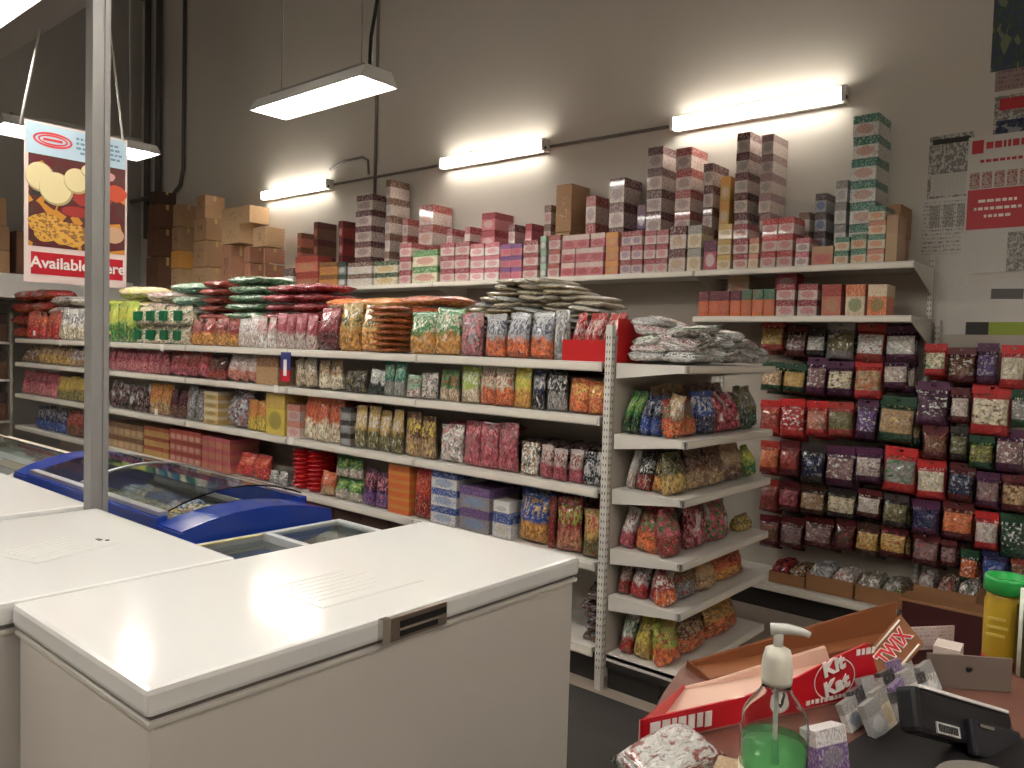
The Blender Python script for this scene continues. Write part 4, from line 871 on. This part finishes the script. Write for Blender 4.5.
# ------------------------------------------------------------------ spice pouches on the peg wall
PY = 4.875
PG = [  # x0, y0, x1, y1, frame, contents, print or painted white glare, words
 (758,321,781,351,'brick','gold','cream','yellow lentil pouch with red header'), (783,327,803,357,'maroon','mauve','white','mauve pouch with maroon edge'), (804,330,822,356,'dark','white','silver','small pouch of white salt'), (824,324,851,359,'grey','olive','white','olive green pouch'), (853,325,882,362,'brick','white','red','white flour pouch with red header'), (884,327,914,362,'purple','white','silver','white pouch with purple base'),
 (758,363,779,391,'dgreen','tan','cream','tan pouch with green base'), (780,365,802,393,'dgreen','gold','tan','gold pouch with green base'), (803,359,823,395,'purple','mauve','white','shiny purple pouch'), (825,363,850,396,'purple','cream','choc','cream seed pouch with purple base'), (852,361,880,399,'red','tan','orange','tan pouch with bright red base'), (882,359,906,389,'purple','pale','white','purple pouch with painted white glare'),
 (757,402,777,434,'red','brick','orange','brick red powder pouch'), (778,401,802,438,'red','red','white','bright red chilli pouch'), (804,403,825,437,'red','salmon','pale','salmon red pouch'), (826,404,851,437,'brick','olive','choc','olive pouch with red frame'), (853,401,874,440,'purple','violet','white','violet grey pouch'), (876,399,911,443,'dgreen','tan','gold','broad tan pouch with green header'),
 (757,443,776,474,'brick','orange','amber','orange spice pouch'), (777,443,797,477,'maroon','brick','red','dull red pouch'), (798,447,822,485,'dark','navy','grey','dark slate pouch'), (823,449,851,488,'purple','mauve','white','mauve pouch with purple frame'), (853,450,879,484,'purple','pale','violet','pale pouch with violet print'), (881,450,913,493,'red','grey','green','grey green pouch with red base'),
 (757,482,775,512,'brick','brick','maroon','deep red pouch'), (776,484,796,512,'maroon','rose','brick','rose red pouch'), (797,487,822,516,'choc','tan','white','tan pouch with painted white glare'), (824,491,852,519,'dark','cream','olive','cream yellow pouch'), (854,492,878,519,'maroon','pale','white','pinkish white pouch'), (880,497,905,529,'dark','olive','choc','dim olive pouch'),
 (757,518,776,548,'maroon','brown','brick','brown pouch half hidden by the end unit'), (777,520,799,550,'maroon','mauve','grey','mauve grey pouch'), (801,520,830,549,'maroon','mauve','pale','mauve pouch with pale lower edge'), (832,522,851,551,'maroon','choc','brick','dark maroon pouch'), (853,526,876,557,'choc','gold','brick','speckled gold mixture pouch'), (877,528,903,559,'maroon','gold','red','speckled gold and red mixture pouch'),
 (923,345,945,376,'red','cream','green','cream pouch with red base by the upright'), (947,349,974,383,'maroon','brown','white','brown pouch with white dots'), (975,345,996,385,'purple','violet','silver','dark violet pouch'), (998,347,1023,389,'red','cream','white','cream pouch in wide red frame'),
 (914,384,947,426,'purple','purple','white','large dark purple pouch with painted glare'), (949,390,967,424,'maroon','pale','white','narrow pouch with white card'), (969,387,1008,436,'red','cream','brown','big red pouch with cream contents'), (1010,392,1032,428,'dgreen','grey','white','dark green grey pouch'),
 (921,428,946,460,'maroon','brown','brick','brown red pouch'), (948,429,966,461,'dark','olive','silver','grey olive pouch'), (967,438,992,470,'dgreen','olive','lime','olive pouch with lime print'), (994,432,1022,473,'purple','mauve','white','purple pouch with white flakes'),
 (915,463,944,500,'red','cream','white','cream pouch with strong red header'), (946,466,972,503,'maroon','navy','grey','dark slate pouch with maroon base'), (974,475,998,509,'purple','mauve','grey','plain mauve pouch'), (1000,478,1027,513,'maroon','tan','choc','tan pouch with dark print'),
 (910,503,938,536,'purple','navy','violet','dark violet grey pouch'), (940,505,971,541,'maroon','orange','amber','bright orange pouch'), (973,515,997,551,'red','pale','white','pinkish pouch with painted glare'), (999,518,1027,560,'dgreen','dgreen','white','dark green pouch with painted white glare'),
 (910,537,937,567,'maroon','mauve','brick','mauve pouch with red edge'), (939,543,955,568,'maroon','mauve','choc','small dark mauve pouch'), (957,553,975,585,'dgreen','orange','white','orange pouch with green header'), (980,555,1006,585,'navy','blue','violet','blue violet pouch'), (1008,560,1027,586,'brick','brown','tan','brown pouch at the picture edge')]
for i, (x0, y0, x1, y1, a, b, c, words) in enumerate(PG):
    ym = (y0+y1)/2; xa, xb = ony(x0, ym, PY).x, ony(x1, ym, PY).x; zb, zt = ony((x0+x1)/2, y1, PY).z, ony((x0+x1)/2, y0, PY).z
    h = (zt-zb)/1.0; w = (xb-xa)*1.08
    o = pack('spice_pouch', PEGB[i % 4], ((xa+xb)/2, PY+.05, zb), (w, .10, h*.94), (a, b, c), words + ', on the peg wall', 'spice pouch', None, (R_(-3), random.uniform(-.04,.04), random.uniform(-.08,.08)))
    hd = put('header_card', HEADM, None, o); hd['c1'] = list(k3(a))
    if i not in (39, 41, 43):                 # the next pouch on the same hook, peeking out behind
        o2 = pack('spice_pouch', PEGB[(i+2) % 4], ((xa+xb)/2+random.choice((-.016,.014)), PY+.14, zb-.025), (w*1.06, .07, h*.96), (a, b, c), words + ', the one tucked behind on the hook', 'spice pouch', None, (R_(-3), random.uniform(-.05,.05), 0))
        h2 = put('header_card', HEADM, None, o2); h2['c1'] = list(k3(a))
    HOOKS.append(((xa+xb)/2, zb+h*.97))
XU = -1.15
wall_unit(-2.45, XU, 'white wall shelving bay with two shelves of tea boxes over spice pegs', (1.787, 2.08), [p for p in HOOKS if p[0] < XU and p[0] > -2.4], 2.10)
wall_unit(XU+.02, .25, 'peg bay of spice pouches on the wall under the posters', (), [p for p in HOOKS if p[0] >= XU], 1.72, base=True)
wall_unit(-4.865, -2.452, 'wall shelving bay behind the gondola under the pink boxes', (2.08,), (), 2.10)
wall_unit(-7.28, -4.867, 'wall shelving bay behind the gondola under the far pale boxes', (2.08,), (), 2.10)
wall_unit(-11.25, -7.282, 'wall shelving bay in the far corner under brown cartons', (2.08,), (), 2.10)
# open cartons of loose bags on the base deck
def opencarton(x0, x1, y0, y1, yw, label, bags):
    a, b = ony(x0, y1, yw), ony(x1, y1, yw); zt = ony((x0+x1)/2, y0, yw).z; zb = .170; w = (b.x-a.x)/2; h = max(.06, zt-zb)
    r = empty('open_carton', label, 'box', ((a.x+b.x)/2, yw+.14, zb)); c = mat('brown_board', (150,108,72), .8)
    boxes('tray', [((-w,-.14,0), (w,-.135,h)), ((-w,.135,0), (w,.14,h)), ((-w,-.135,0), (-w+.005,.135,h)), ((w-.005,-.135,0), (w,.135,h)), ((-w+.005,-.135,0), (w-.005,.135,.005))], c, r)
    n = len(bags)
    for i, (cc, words) in enumerate(bags):
        pack('loose_bag', CLEARP[i%4], (r.location.x-w+(2*w)*(i+.5)/n, yw+.14, zb+.007), (2*w/n*.9, .24, h+.05), cc, words, 'bag', None)
opencarton(768, 804, 574, 590, 4.70, 'brown open carton on the base deck left of the white-bag carton', [(('maroon','rose','red'),'red bag in the leftmost open carton on the base deck'), (('brown','pale','tan'),'brown bag in the leftmost open carton on the base deck')])
opencarton(805, 852, 578, 600, 4.70, 'brown open carton on the base deck holding white and pink bags', [(('silver','white','grey'),'whitish bag in the middle open carton on the base deck'), (('pale','pink','white'),'pink bag in the middle open carton on the base deck')])
opencarton(854, 903, 589, 608, 4.70, 'brown open carton on the base deck holding grey green bags', [(('grey','olive','white'),'grey bag in the right open carton on the base deck'), (('olive','silver','grey'),'olive bag in the right open carton on the base deck')])
opencarton(912, 975, 590, 612, 4.70, 'brown open carton behind the maroon box', [(('mauve','white','grey'),'mauve bag with white card in the carton behind the maroon box'), (('pale','brick','brown'),'pale and red bag behind the maroon box'), (('grey','dgreen','white'),'grey and green bag behind the maroon box')])
p0, p1 = ony(902, 600, 4.25), ony(983, 606, 4.25)
mb = empty('maroon_box', 'dark maroon box with flat brown lid standing below the spice pegs', 'box', ((p0.x+p1.x)/2, 4.32, 0)); w = (p1.x-p0.x)/2
box('body', (-w,-.07,0), (w,.07,p0.z-.0), mat('maroon_board', (66,22,24), .5), mb, .006); boxes('lid', [((-w-.008,-.078,p0.z), (w+.008,.078,p0.z+.016))], mat('brown_board', (150,108,72), .8), mb, .003)
# ------------------------------------------------------------------ posters and papers on the back wall
def sheet(x0, y0, x1, y1, m, label, rz=0, cat='poster', lift=0, name='poster'):
    Y = YW-.0009-lift*.0028; a, b = ony(x0, y0, Y), ony(x1, y1, Y); c = (a+b)/2; w, h = abs(b.x-a.x), abs(a.z-b.z)
    r = empty(name, label, cat, c); r.rotation_euler = (0, rz, 0)
    box('sheet', (-w/2,-.0008,-h/2), (w/2,.0008,h/2), m, r); return r, w, h
NEWS = m_photo('newsprint_picture', (190,186,180), (124,121,118), (158,155,150), 6)
r, w, h = sheet(930,137,971,197, NEWS, 'black and white newspaper page with pictures left of the red poster', lift=0)
box('headline', (-w*.42,-.002,h*.36), (w*.42,-.001,h*.44), mat('ink', (50,48,48), .6), r); box('caption_block', (-w*.42,-.002,-h*.44), (w*.42,-.001,-h*.1), m_paper('caption_print', (196,192,186), (120,118,116), 30, 16), r)
r, w, h = sheet(920,200,970,256, m_paper('flyer_print', (204,200,194), (90,88,86), 26, 14, .48), 'flyer with dark product pictures below the newspaper page', lift=1)
for i in range(3): box('picture', (-w*.30+i*w*.26,-.002,-.0*h), (-w*.30+i*w*.26+w*.2,-.001,h*.38), NEWS, r)
r, w, h = sheet(969,138,1030,228, mat('poster_paper', (206,202,196), .5), 'white and red poster with a row of small photos', lift=2)
box('red_panel', (-w*.47,-.002,-h*.48), (w*.49,-.001,-h*.06), mat('poster_red', (186,52,60), .45), r)
for i in range(5): box('photo', (-w*.45+i*w*.19,-.0025,-.05*h), (-w*.45+i*w*.19+w*.155,-.001,.12*h), m_photo('poster_photo', 'choc', 'pale', 'brick', 9), r)
box('logo_mark', (-w*.44,-.002,h*.32), (-w*.26,-.001,h*.46), mat('poster_red', (186,52,60), .45), r)
bm = bmesh.new(); rn = random.Random(2)
def dashes(bm, x0, x1, z, hh):
    x = x0
    while x < x1: q = rn.uniform(.012,.035); bx(bm, (x,-.0024,z), (min(x1, x+q),-.001,z+hh)); x += q+.008
dashes(bm, -w*.22, w*.48, h*.36, h*.07); dashes(bm, -w*.3, w*.4, h*.22, h*.03); put('red_lines', mesh_from(bm, 'red_lines'), mat('poster_red', (186,52,60), .45), r)
bm = bmesh.new(); dashes(bm, -w*.3, w*.3, -h*.2, h*.03); dashes(bm, -w*.36, w*.36, -h*.28, h*.03); dashes(bm, -w*.2, w*.2, -h*.36, h*.03); put('white_lines', mesh_from(bm, 'white_lines'), mat('white_print', (236,228,222), .5), r)
for (a, m, l, rz) in (((918,258,968,292), m_paper('letter_print', (206,204,198), (140,138,136), 40, 22, .54), 'white letter with faint print beside the shelf upright', .03), ((962,232,1012,272), m_paper('memo_print', (208,204,198), (150,148,146), 50, 26, .54), 'white memo pinned under the red poster', -.04), ((925,286,990,345), mat('poster_paper', (206,202,196), .5), 'large blank sheet hanging over the spice pegs', .02), ((1008,232,1040,270), NEWS, 'small printed picture cut by the right picture edge', 0)):
    r, w, h = sheet(*a, m, l, rz, 'paper', {918: 0, 962: 3, 925: 1, 1008: 4}[a[0]])
r, w, h = sheet(990,279,1030,330, mat('poster_paper', (206,202,196), .5), 'white sheet with a dark car-like picture at its top', .02, 'paper', 2)
box('picture', (-w*.46,-.002,h*.1), (w*.3,-.001,h*.30), mat('ink_grey', (104,102,100), .6), r)
r, w, h = sheet(966,322,1034,346, mat('lime_paper', (150,166,60), .5), 'lime green leaflet peeking out above the right spice pouches', 0, 'leaflet', 3, 'leaflet'); box('black_panel', (-w*.5,-.002,-h*.5), (-w*.16,-.001,h*.5), mat('ink', (50,48,48), .6), r)
for (a, m, l) in (((995,-12,1045,63), m_photo('dark_poster_picture', (66,84,66), (62,70,92), (120,126,96), 6), 'dark green and blue poster at the upper right corner'), ((996,66,1045,84), m_paper('notice_print', (150,130,126), (90,60,60), 20, 5, .5), 'narrow notice below the dark corner poster'), ((995,97,1045,140), NEWS, 'poster with a red heading and dark vehicle picture')):
    r, w, h = sheet(*a, m, l, 0, 'poster', .0)
    if a[1] == 97: box('heading', (-w*.4,-.002,h*.2), (w*.5,-.001,h*.44), mat('poster_red', (186,52,60), .45), r); box('picture', (-w*.45,-.002,-h*.45), (w*.5,-.001,0), m_photo('vehicle_picture', (30,36,60), (60,70,100), (150,150,150), 4), r)
# ------------------------------------------------------------------ checkout counter and what lies on it
ZT = 1.10
O0 = Vector((-.453, .776, ZT)); UU = Vector((.416, .909, 0)).normalized(); NN = Vector((.909, -.416, 0)).normalized()
RZ = math.atan2(UU.y, UU.x)            # local x = along the boxes, local -y = towards the cashier
def fr(s, t, z=0): return O0 + UU*s + NN*t + Vector((0, 0, z))
def ont(x, y, t): d = ray(x, y); return EYE + d*(((O0-EYE).dot(NN)+t)/d.dot(NN))
def ons(x, y, s): d = ray(x, y); return EYE + d*(((O0-EYE).dot(UU)+s)/d.dot(UU))
ct = empty('checkout_counter', 'brown checkout counter in the lower right corner carrying the chocolate boxes and bottle', 'counter', fr(.3, .1, -ZT), RZ)
TOPM = NT('brown_laminate', .45); _t0 = TOPM.n('TexCoord').outputs['Object']; TOPM = TOPM.out(TOPM.vary(k3((112,74,62))+(1,), TOPM.noise(TOPM.vmath('MULTIPLY', _t0, (2, 30, 2)), 2., 4), .8, 1.2))
def cb(name, s0, s1, t0, t1, z0, z1, m, bev=0): return box(name, (s0-.3, -(t1-.1), z0), (s1-.3, -(t0-.1), z1), m, ct, bev)
prism('top', [(s-.3, -(t-.1)) for s, t in ((-.03,.02),(.02,-.03),(.12,-.12),(.20,-.185),(.50,-.185),(.52,-.06),(.60,-.045),(.72,-.035),(.72,.42),(-.03,.42))], 'z', ZT-.035, ZT, TOPM, ct, .003); cb('front_panel', .22, .48, -.16, -.14, .06, ZT-.036, mat('counter_side', (84,60,52), .5)); cb('side_panel', -.01, .01, .03, .38, .06, ZT-.036, mat('counter_side', (84,60,52), .5)); cb('side_panel', .67, .69, -.01, .38, .06, ZT-.036, mat('counter_side', (84,60,52), .5)); cb('plinth', .02, 1.09, -.12, .36, 0, .059, KICK)
# chocolate trays
RED = mat('candy_red', (190,20,34), .35, coat=.2); INNER = mat('pinkish_board', (214,178,160), .7); BRN = mat('twix_brown', (118,62,32), .5); WP = mat('white_print', (236,228,222), .5)
def tray(name, label, s0, s1, t0, t1, front, back, outer, inner, sl=0.):
    r = empty(name, label, 'box', fr(s0, t1, .001), RZ); L = s1-s0; W = t1-t0
    prism('floor_panel', [(0,0), (L-.03,0), (L-.03,W), (sl,W)], 'z', 0, .003, inner, r)
    prism('front_wall', front, 'y', 0, .0025, outer, r); prism('front_lining', [(a, b-.001 if b > .01 else b+.003) for a, b in front], 'y', .0028, .004, inner, r)
    prism('rear_wall', back, 'y', W-.0025, W, inner if sl else outer, r); prism('rear_lining', [(a, max(.0031, b-.001)) for a, b in back], 'y', W-.0045, W-.003, inner, r)
    q_ = bmesh.new(); e_ = [(0,.0,.003), (0,.0,front[-1][1]), (sl,W,back[-1][1]+.003), (sl,W,.003)]; A_ = [q_.verts.new(v) for v in e_]; B_ = [q_.verts.new((v[0]+.0025, v[1], v[2])) for v in e_]; q_.faces.new(A_); q_.faces.new(B_[::-1]); [q_.faces.new((A_[i], B_[i], B_[(i+1)%4], A_[(i+1)%4])) for i in range(4)]; bmesh.ops.recalc_face_normals(q_, faces=q_.faces); put('end_wall', mesh_from(q_, 'end_wall'), outer, r)
    return r
kt = tray('chocolate_tray', 'red open chocolate tray with white logo lettering on the counter behind the bottle', 0, .41, -.105, 0, [(0,0), (.392,0), (.357,.073), (.30,.062), (.235,.045), (.15,.034), (0,.031)], [(.14,0), (.40,0), (.39,.028), (.27,.016), (.19,.008), (.14,.006)], RED, INNER, .14)
RX = (R_(90), 0, 0)
text('Kit\nKat', .027, WP, kt, (.298,-.0015,.038), (R_(90),R_(-14),0), sx=1.15, bold=.0012)
bm = bmesh.new(); ring_flat(bm, .298, .034, .036, .027, .0016, -.0012); put('logo_ring', mesh_from(bm, 'logo_ring'), WP, kt)
bm = bmesh.new(); vs_ = [bm.verts.new((.208+.020*math.cos(a), -.0012, .022+.017*math.sin(a))) for a in [2*math.pi*i/24 for i in range(24)]]; bm.faces.new(vs_[::-1]); put('round_badge', mesh_from(bm, 'round_badge'), WP, kt)
tube('tick_mark', [(.198,-.0022,.024), (.206,-.0022,.014), (.221,-.0022,.034)], .0022, mat('tick_dark', (40,34,34), .5), kt, 6)
bm = bmesh.new(); rn = random.Random(6)
def dash2(bm, x0, x1, z, hh, a, b):
    x = x0
    while x < x1: q = rn.uniform(a, b); bx(bm, (x,-.0014,z+rn.uniform(0,hh*.2)), (min(x+q, x1),-.0006,z+hh)); x += q+.003
dash2(bm, .012, .10, .006, .020, .006, .016); dash2(bm, .335, .368, .058, .009, .004, .009); dash2(bm, .25, .36, .006, .006, .003, .007)
put('small_lettering', mesh_from(bm, 'small_lettering'), WP, kt)
tx = tray('chocolate_tray', 'brown chocolate tray with a raised Twix end panel beside the red tray',   .19, .61, -.165, -.108, [(0,0), (.42,0), (.42,.020), (0,.004)], [(0,0), (.42,0), (.42,.052), (.05,.014), (0,.009)], BRN, mat('tan_board', (132,78,44), .6))
P4 = [ons(866,654,.412), ons(889,685,.412), ons(916,649,.46), ons(903,611,.46)]
ax = (P4[1]-P4[0]); ay = ((P4[3]-P4[0])+(P4[2]-P4[1]))/2; wd, hg = ax.length, ay.length; ax.normalize(); az = ax.cross(ay).normalized(); ay2 = az.cross(ax)
pn = empty('end_panel_card', 'gold brown Twix display card leaning at the right end of the chocolate trays', 'display card', P4[0]); pn.matrix_world = Matrix(((ax.x,ay2.x,az.x,P4[0].x),(ax.y,ay2.y,az.y,P4[0].y),(ax.z,ay2.z,az.z,P4[0].z),(0,0,0,1)))
sh = ay.dot(ax)
prism('card', [(0,0), (wd,0), (wd+sh,hg), (sh,hg)], 'z', -.003, 0, mat('twix_gold', (128,80,44), .45), pn)
ta = math.atan2(hg, sh)
text('TWIX', wd*.55, mat('twix_red', (196,28,36), .4), pn, (wd*.46+sh*.5, hg*.5, .0022), (0,0,ta), sx=.78, bold=.0006)
text('TWIX', wd*.55, WP, pn, (wd*.46+sh*.5, hg*.5, .0008), (0,0,ta), sx=.78, bold=.0022, name='lettering_outline')
for f_ in (.10, .92): tube('white_line', [(wd*f_+sh*.08,hg*.08,.001), (wd*f_+sh*.92,hg*.92,.001)], .0014, WP, pn, 5)
# sanitizer bottle
bp = onz(771, 806, ZT); bp.z = ZT+.0015
bt = empty('sanitizer_bottle', 'clear pump bottle of green hand sanitizer in front of the red chocolate tray', 'bottle', bp, R_(28)); bt.scale = (.97,.97,.95)
PLAS = mat('clear_plastic', (236,240,238), .06, trans=1, ior=1.12, spec=.6)
R0 = .034
lathe('bottle_shell', [(.0,.001), (R0-.004,.001), (R0,.005), (R0,.085), (R0-.002,.098), (R0-.009,.110), (.017,.121), (.0145,.126), (.0145,.130), (.013,.130), (.013,.1255), (.0155,.120), (R0-.0105,.109), (R0-.0035,.097), (R0-.0015,.084), (R0-.0015,.006), (R0-.005,.003), (0,.003)], PLAS, bt, 36)
lathe('green_gel', [(0,.0035), (R0-.0055,.0035), (R0-.002,.007), (R0-.002,.071), (0,.0712)], mat('green_gel', (128,226,158), .05, trans=.92, ior=1.33), bt, 36)
lathe('pump_collar', [(0,.131), (.0150,.131), (.0156,.136), (.0156,.148), (.0145,.158), (.0125,.166), (.007,.169), (.0055,.170), (0,.170)], mat('milky_plastic', (206,204,190), .3), bt, 28)
pump = tube('pump_nozzle', [(0,0,.169), (0,0,.186)], .005, mat('milky_clear', (196,196,190), .2), bt, 14)
tube('spout', [(-.008,0,.187), (.008,0,.1885), (.022,0,.1872), (.030,0,.1845)], [.0062,.0056,.0044,.0034], mat('milky_clear', (196,196,190), .2), pump, 12)
tube('dip_tube', [(0,0,.130), (.001,0,.06), (.004,0,.008)], .0026, mat('milky_clear', (196,196,190), .2), bt, 8)
lathe('label_wrap', [(R0+.0004,.012), (R0+.0004,.043)], mat('cream_label', (220,212,180), .5), bt, 36)
def small(name, p, dims, rot, cols, label, cat='pack', me=None):
    o = pack(name, me or TEAC, (p.x, p.y, max(p.z, ZT+.001)), dims, cols, label, cat, None, rot); return o
small('foil_packet', onz(668,772,ZT), (.105,.070,.032), (R_(8),R_(-8),RZ+.1), ('white','brick','dgreen'), 'shiny white, red and green snack packet at the counter corner', 'snack bag', FILMP[2])
small('cream_box', onz(742,798,ZT), (.055,.030,.03), (0,0,RZ-.9), ('cream','tan','beige'), 'cream packet lying in front of the sanitizer bottle')
small('gum_box', onz(828,770,ZT), (.045,.020,.045), (R_(-12),0,RZ), ('violet','white','grey'), 'violet and white gum box standing on the counter')
gc = [('white','grey','sky'), ('silver','dark','white'), ('silver','grey','white'), ('cream','grey','tan'), ('grey','black','silver'), ('white','violet','grey')]
wd_ = ['white','silver and black','plain silver','cream','dark grey','violet white']
for i in range(7):      # leaning packs of gum in two ranks
    for k, (ax_, ay_) in enumerate(((856+i*9.5, 729-i*6.5), (880+i*9, 736-i*7))):
        c_ = (i+k*2) % 6
        small('gum_pack', onz(ax_, ay_, ZT), (.034, .0085, .034+.006*((i+k) % 3)), (R_(-24), R_(6*(i%3-1)), RZ+.25+.08*(i%2)), gc[c_], '%s gum pack, %s in the %s rank from the bottle' % (wd_[c_], ORD[i], ['rear','front'][k]), 'pack')
small('paper_roll_box', onz(926,672,ZT)+NN*(-.01)+UU*.06, (.040,.035,.028), (0,0,RZ+.5), ('white','pale','white'), 'white folded paper bundle behind the gum packs', 'paper')
p = onz(932,650,ZT); r = empty('price_sheet', 'pale printed sheet leaning against the maroon box side behind the gum', 'paper', (p.x, p.y, ZT+.001), RZ-.25); box('sheet', (-.038,0,0), (.038,.002,.036), m_paper('price_print', (190,170,166), (110,100,100), 16, 6, .5), r)
p = onz(921,690,ZT); r = empty('receipt_stack', 'fanned stack of white receipts behind the black card terminal', 'paper', (p.x, p.y, ZT+.001), RZ)
for i in range(6): box('receipt', (-.022+.006*i,-.014,.0), (-.0205+.006*i,.016,.026), mat('receipt_white', (214,210,202), .6), r)
p = onz(968,690,ZT); r = empty('cardboard_panel', 'taupe cardboard panel with a dark hole standing behind the terminal', 'card', (p.x, p.y, ZT+.001), RZ-.55); box('board', (-.055,0,0), (.055,.004,.046), mat('taupe_board', (112,98,88), .7), r); lathe('hole', [(0,0), (.004,0), (.004,.0006), (0,.0006)], BLACKP, r, 16, loc=(.0,-.0002,.028), rot=(R_(90),0,0))
p = onz(1003,664,ZT); jr = empty('tall_jar', 'yellow jar with a bright green screw lid at the right picture edge', 'jar', (p.x, p.y, ZT+.001), 0)
lathe('jar_body', [(0,0), (.026,0), (.0285,.004), (.0285,.094), (.026,.100), (.026,.108), (0,.108)], mat('mustard_label', (176,146,36), .35), jr, 28)
lathe('lid', [(.0,.118), (.022,.118), (.0235,.132), (.0295,.132), (.031,.128), (.031,.110), (.0285,.108), (0,.108)], mat('lid_green', (32,150,66), .3), jr, 32)
boxes('label_lines', [((-.020,-.0295,.046+.012*i), (.004+.004*(i%2),-.0283,.050+.012*i)) for i in range(3)], mat('label_gold_print', (206,182,90), .5), jr)
lathe('red_base_band', [(.0288,.0), (.0290,.0), (.0290,.012), (.0288,.012)], REDP, jr, 28)
p = onz(1013,668,ZT); tag(tube('marker_pen', [(p.x+.012,p.y-.03,ZT+.001), (p.x+.012,p.y-.03,ZT+.128)], [.0045,.0045], mat('pen_white', (214,220,206), .35), None, 10), 'white marker pen standing upright in front of the yellow jar', 'pen')
p = onz(1032,676,ZT); tag(lathe('dark_tin', [(0,0), (.022,0), (.023,.002), (.023,.098), (.021,.101), (0,.101)], mat('dark_olive_tin', (58,50,26), .4), None, 24, loc=(p.x,p.y,ZT+.001)), 'dark olive tin cut off by the right picture edge', 'tin')
# black mat and card terminal on its stand
q = [onz(a, b, ZT) for a, b in ((862,737),(812,769),(775,800),(990,860),(1060,760),(945,700))]
tag(prism('counter_mat', [(v.x, v.y) for v in q], 'z', ZT+.0005, ZT+.003, mat('black_rubber', (22,18,18), .6)), 'black rubber mat on the near side of the counter', 'mat')
pa, pb_ = ont(906,694,.13), ont(1003,722,.13); dv_ = (pb_-pa); Lh = math.hypot(dv_.x, dv_.y); rz_ = math.atan2(dv_.y, dv_.x); L_ = dv_.length; py_ = -math.atan2(dv_.z, Lh)
tm = empty('card_terminal', 'black card terminal with a white label strip held on a grey arm', 'card terminal', pa); tm.rotation_euler = (R_(-25), py_*-1 if 0 else py_, rz_)
box('body', (0,-.012,-.040), (L_,.014,.010), BLACKP, tm, .006)
box('chrome_edge', (.008,-.0145,.0075), (L_*.95,-.0085,.0115), mat('painted_chrome_shine', (224,222,218), .25), tm, .001); lb_ = box('label_strip', (.030,-.0135,-.036), (.072,-.0118,-.024), mat('label_grey', (170,168,164), .4), tm)  # the edge's bright reflection is put in as a near-white colour
boxes('label_bars', [((.033+.003*i,-.0142,-.034), (.0345+.003*i,-.0134,-.026)) for i in range(12)], BLACKP, lb_)
boxes('key_block', [((.085,-.022,-.052), (L_-.004,-.010,-.012))], mat('key_black', (34,34,40), .35), tm, .004); boxes('silver_bar', [((.095,-.0245,-.020), (.122,-.0215,-.0165))], CHROME, tm)
e0 = ont(1000,728,.135); e1 = ont(1040,790,.17)
GRYP = mat('dark_grey_plastic', (70,68,68), .45)
st = tube('support_arm', [e0+UU*.004, e0*.6+e1*.4, e1, Vector((e1.x+.01, e1.y-.02, ZT+.004))], [.010,.012,.014,.018], GRYP, None, 14)
bpy.context.view_layer.update(); st.parent = tm; st.matrix_parent_inverse = tm.matrix_world.inverted()
p = onz(985,812,ZT); tag(lathe('round_housing', [(0,0), (.046,0), (.052,.004), (.052,.016), (.045,.026), (.03,.031), (0,.032)], mat('warm_grey_plastic', (122,114,108), .5), None, 32, loc=(p.x,p.y,ZT+.0035)), 'warm grey rounded housing at the bottom right corner', 'housing')
# ------------------------------------------------------------------ ambient
wd_ = bpy.data.worlds.new('world'); S.world = wd_; wd_.use_nodes = True; wd_.node_tree.nodes['Background'].inputs[0].default_value = (.02,.02,.02,1)
import collections as _c_
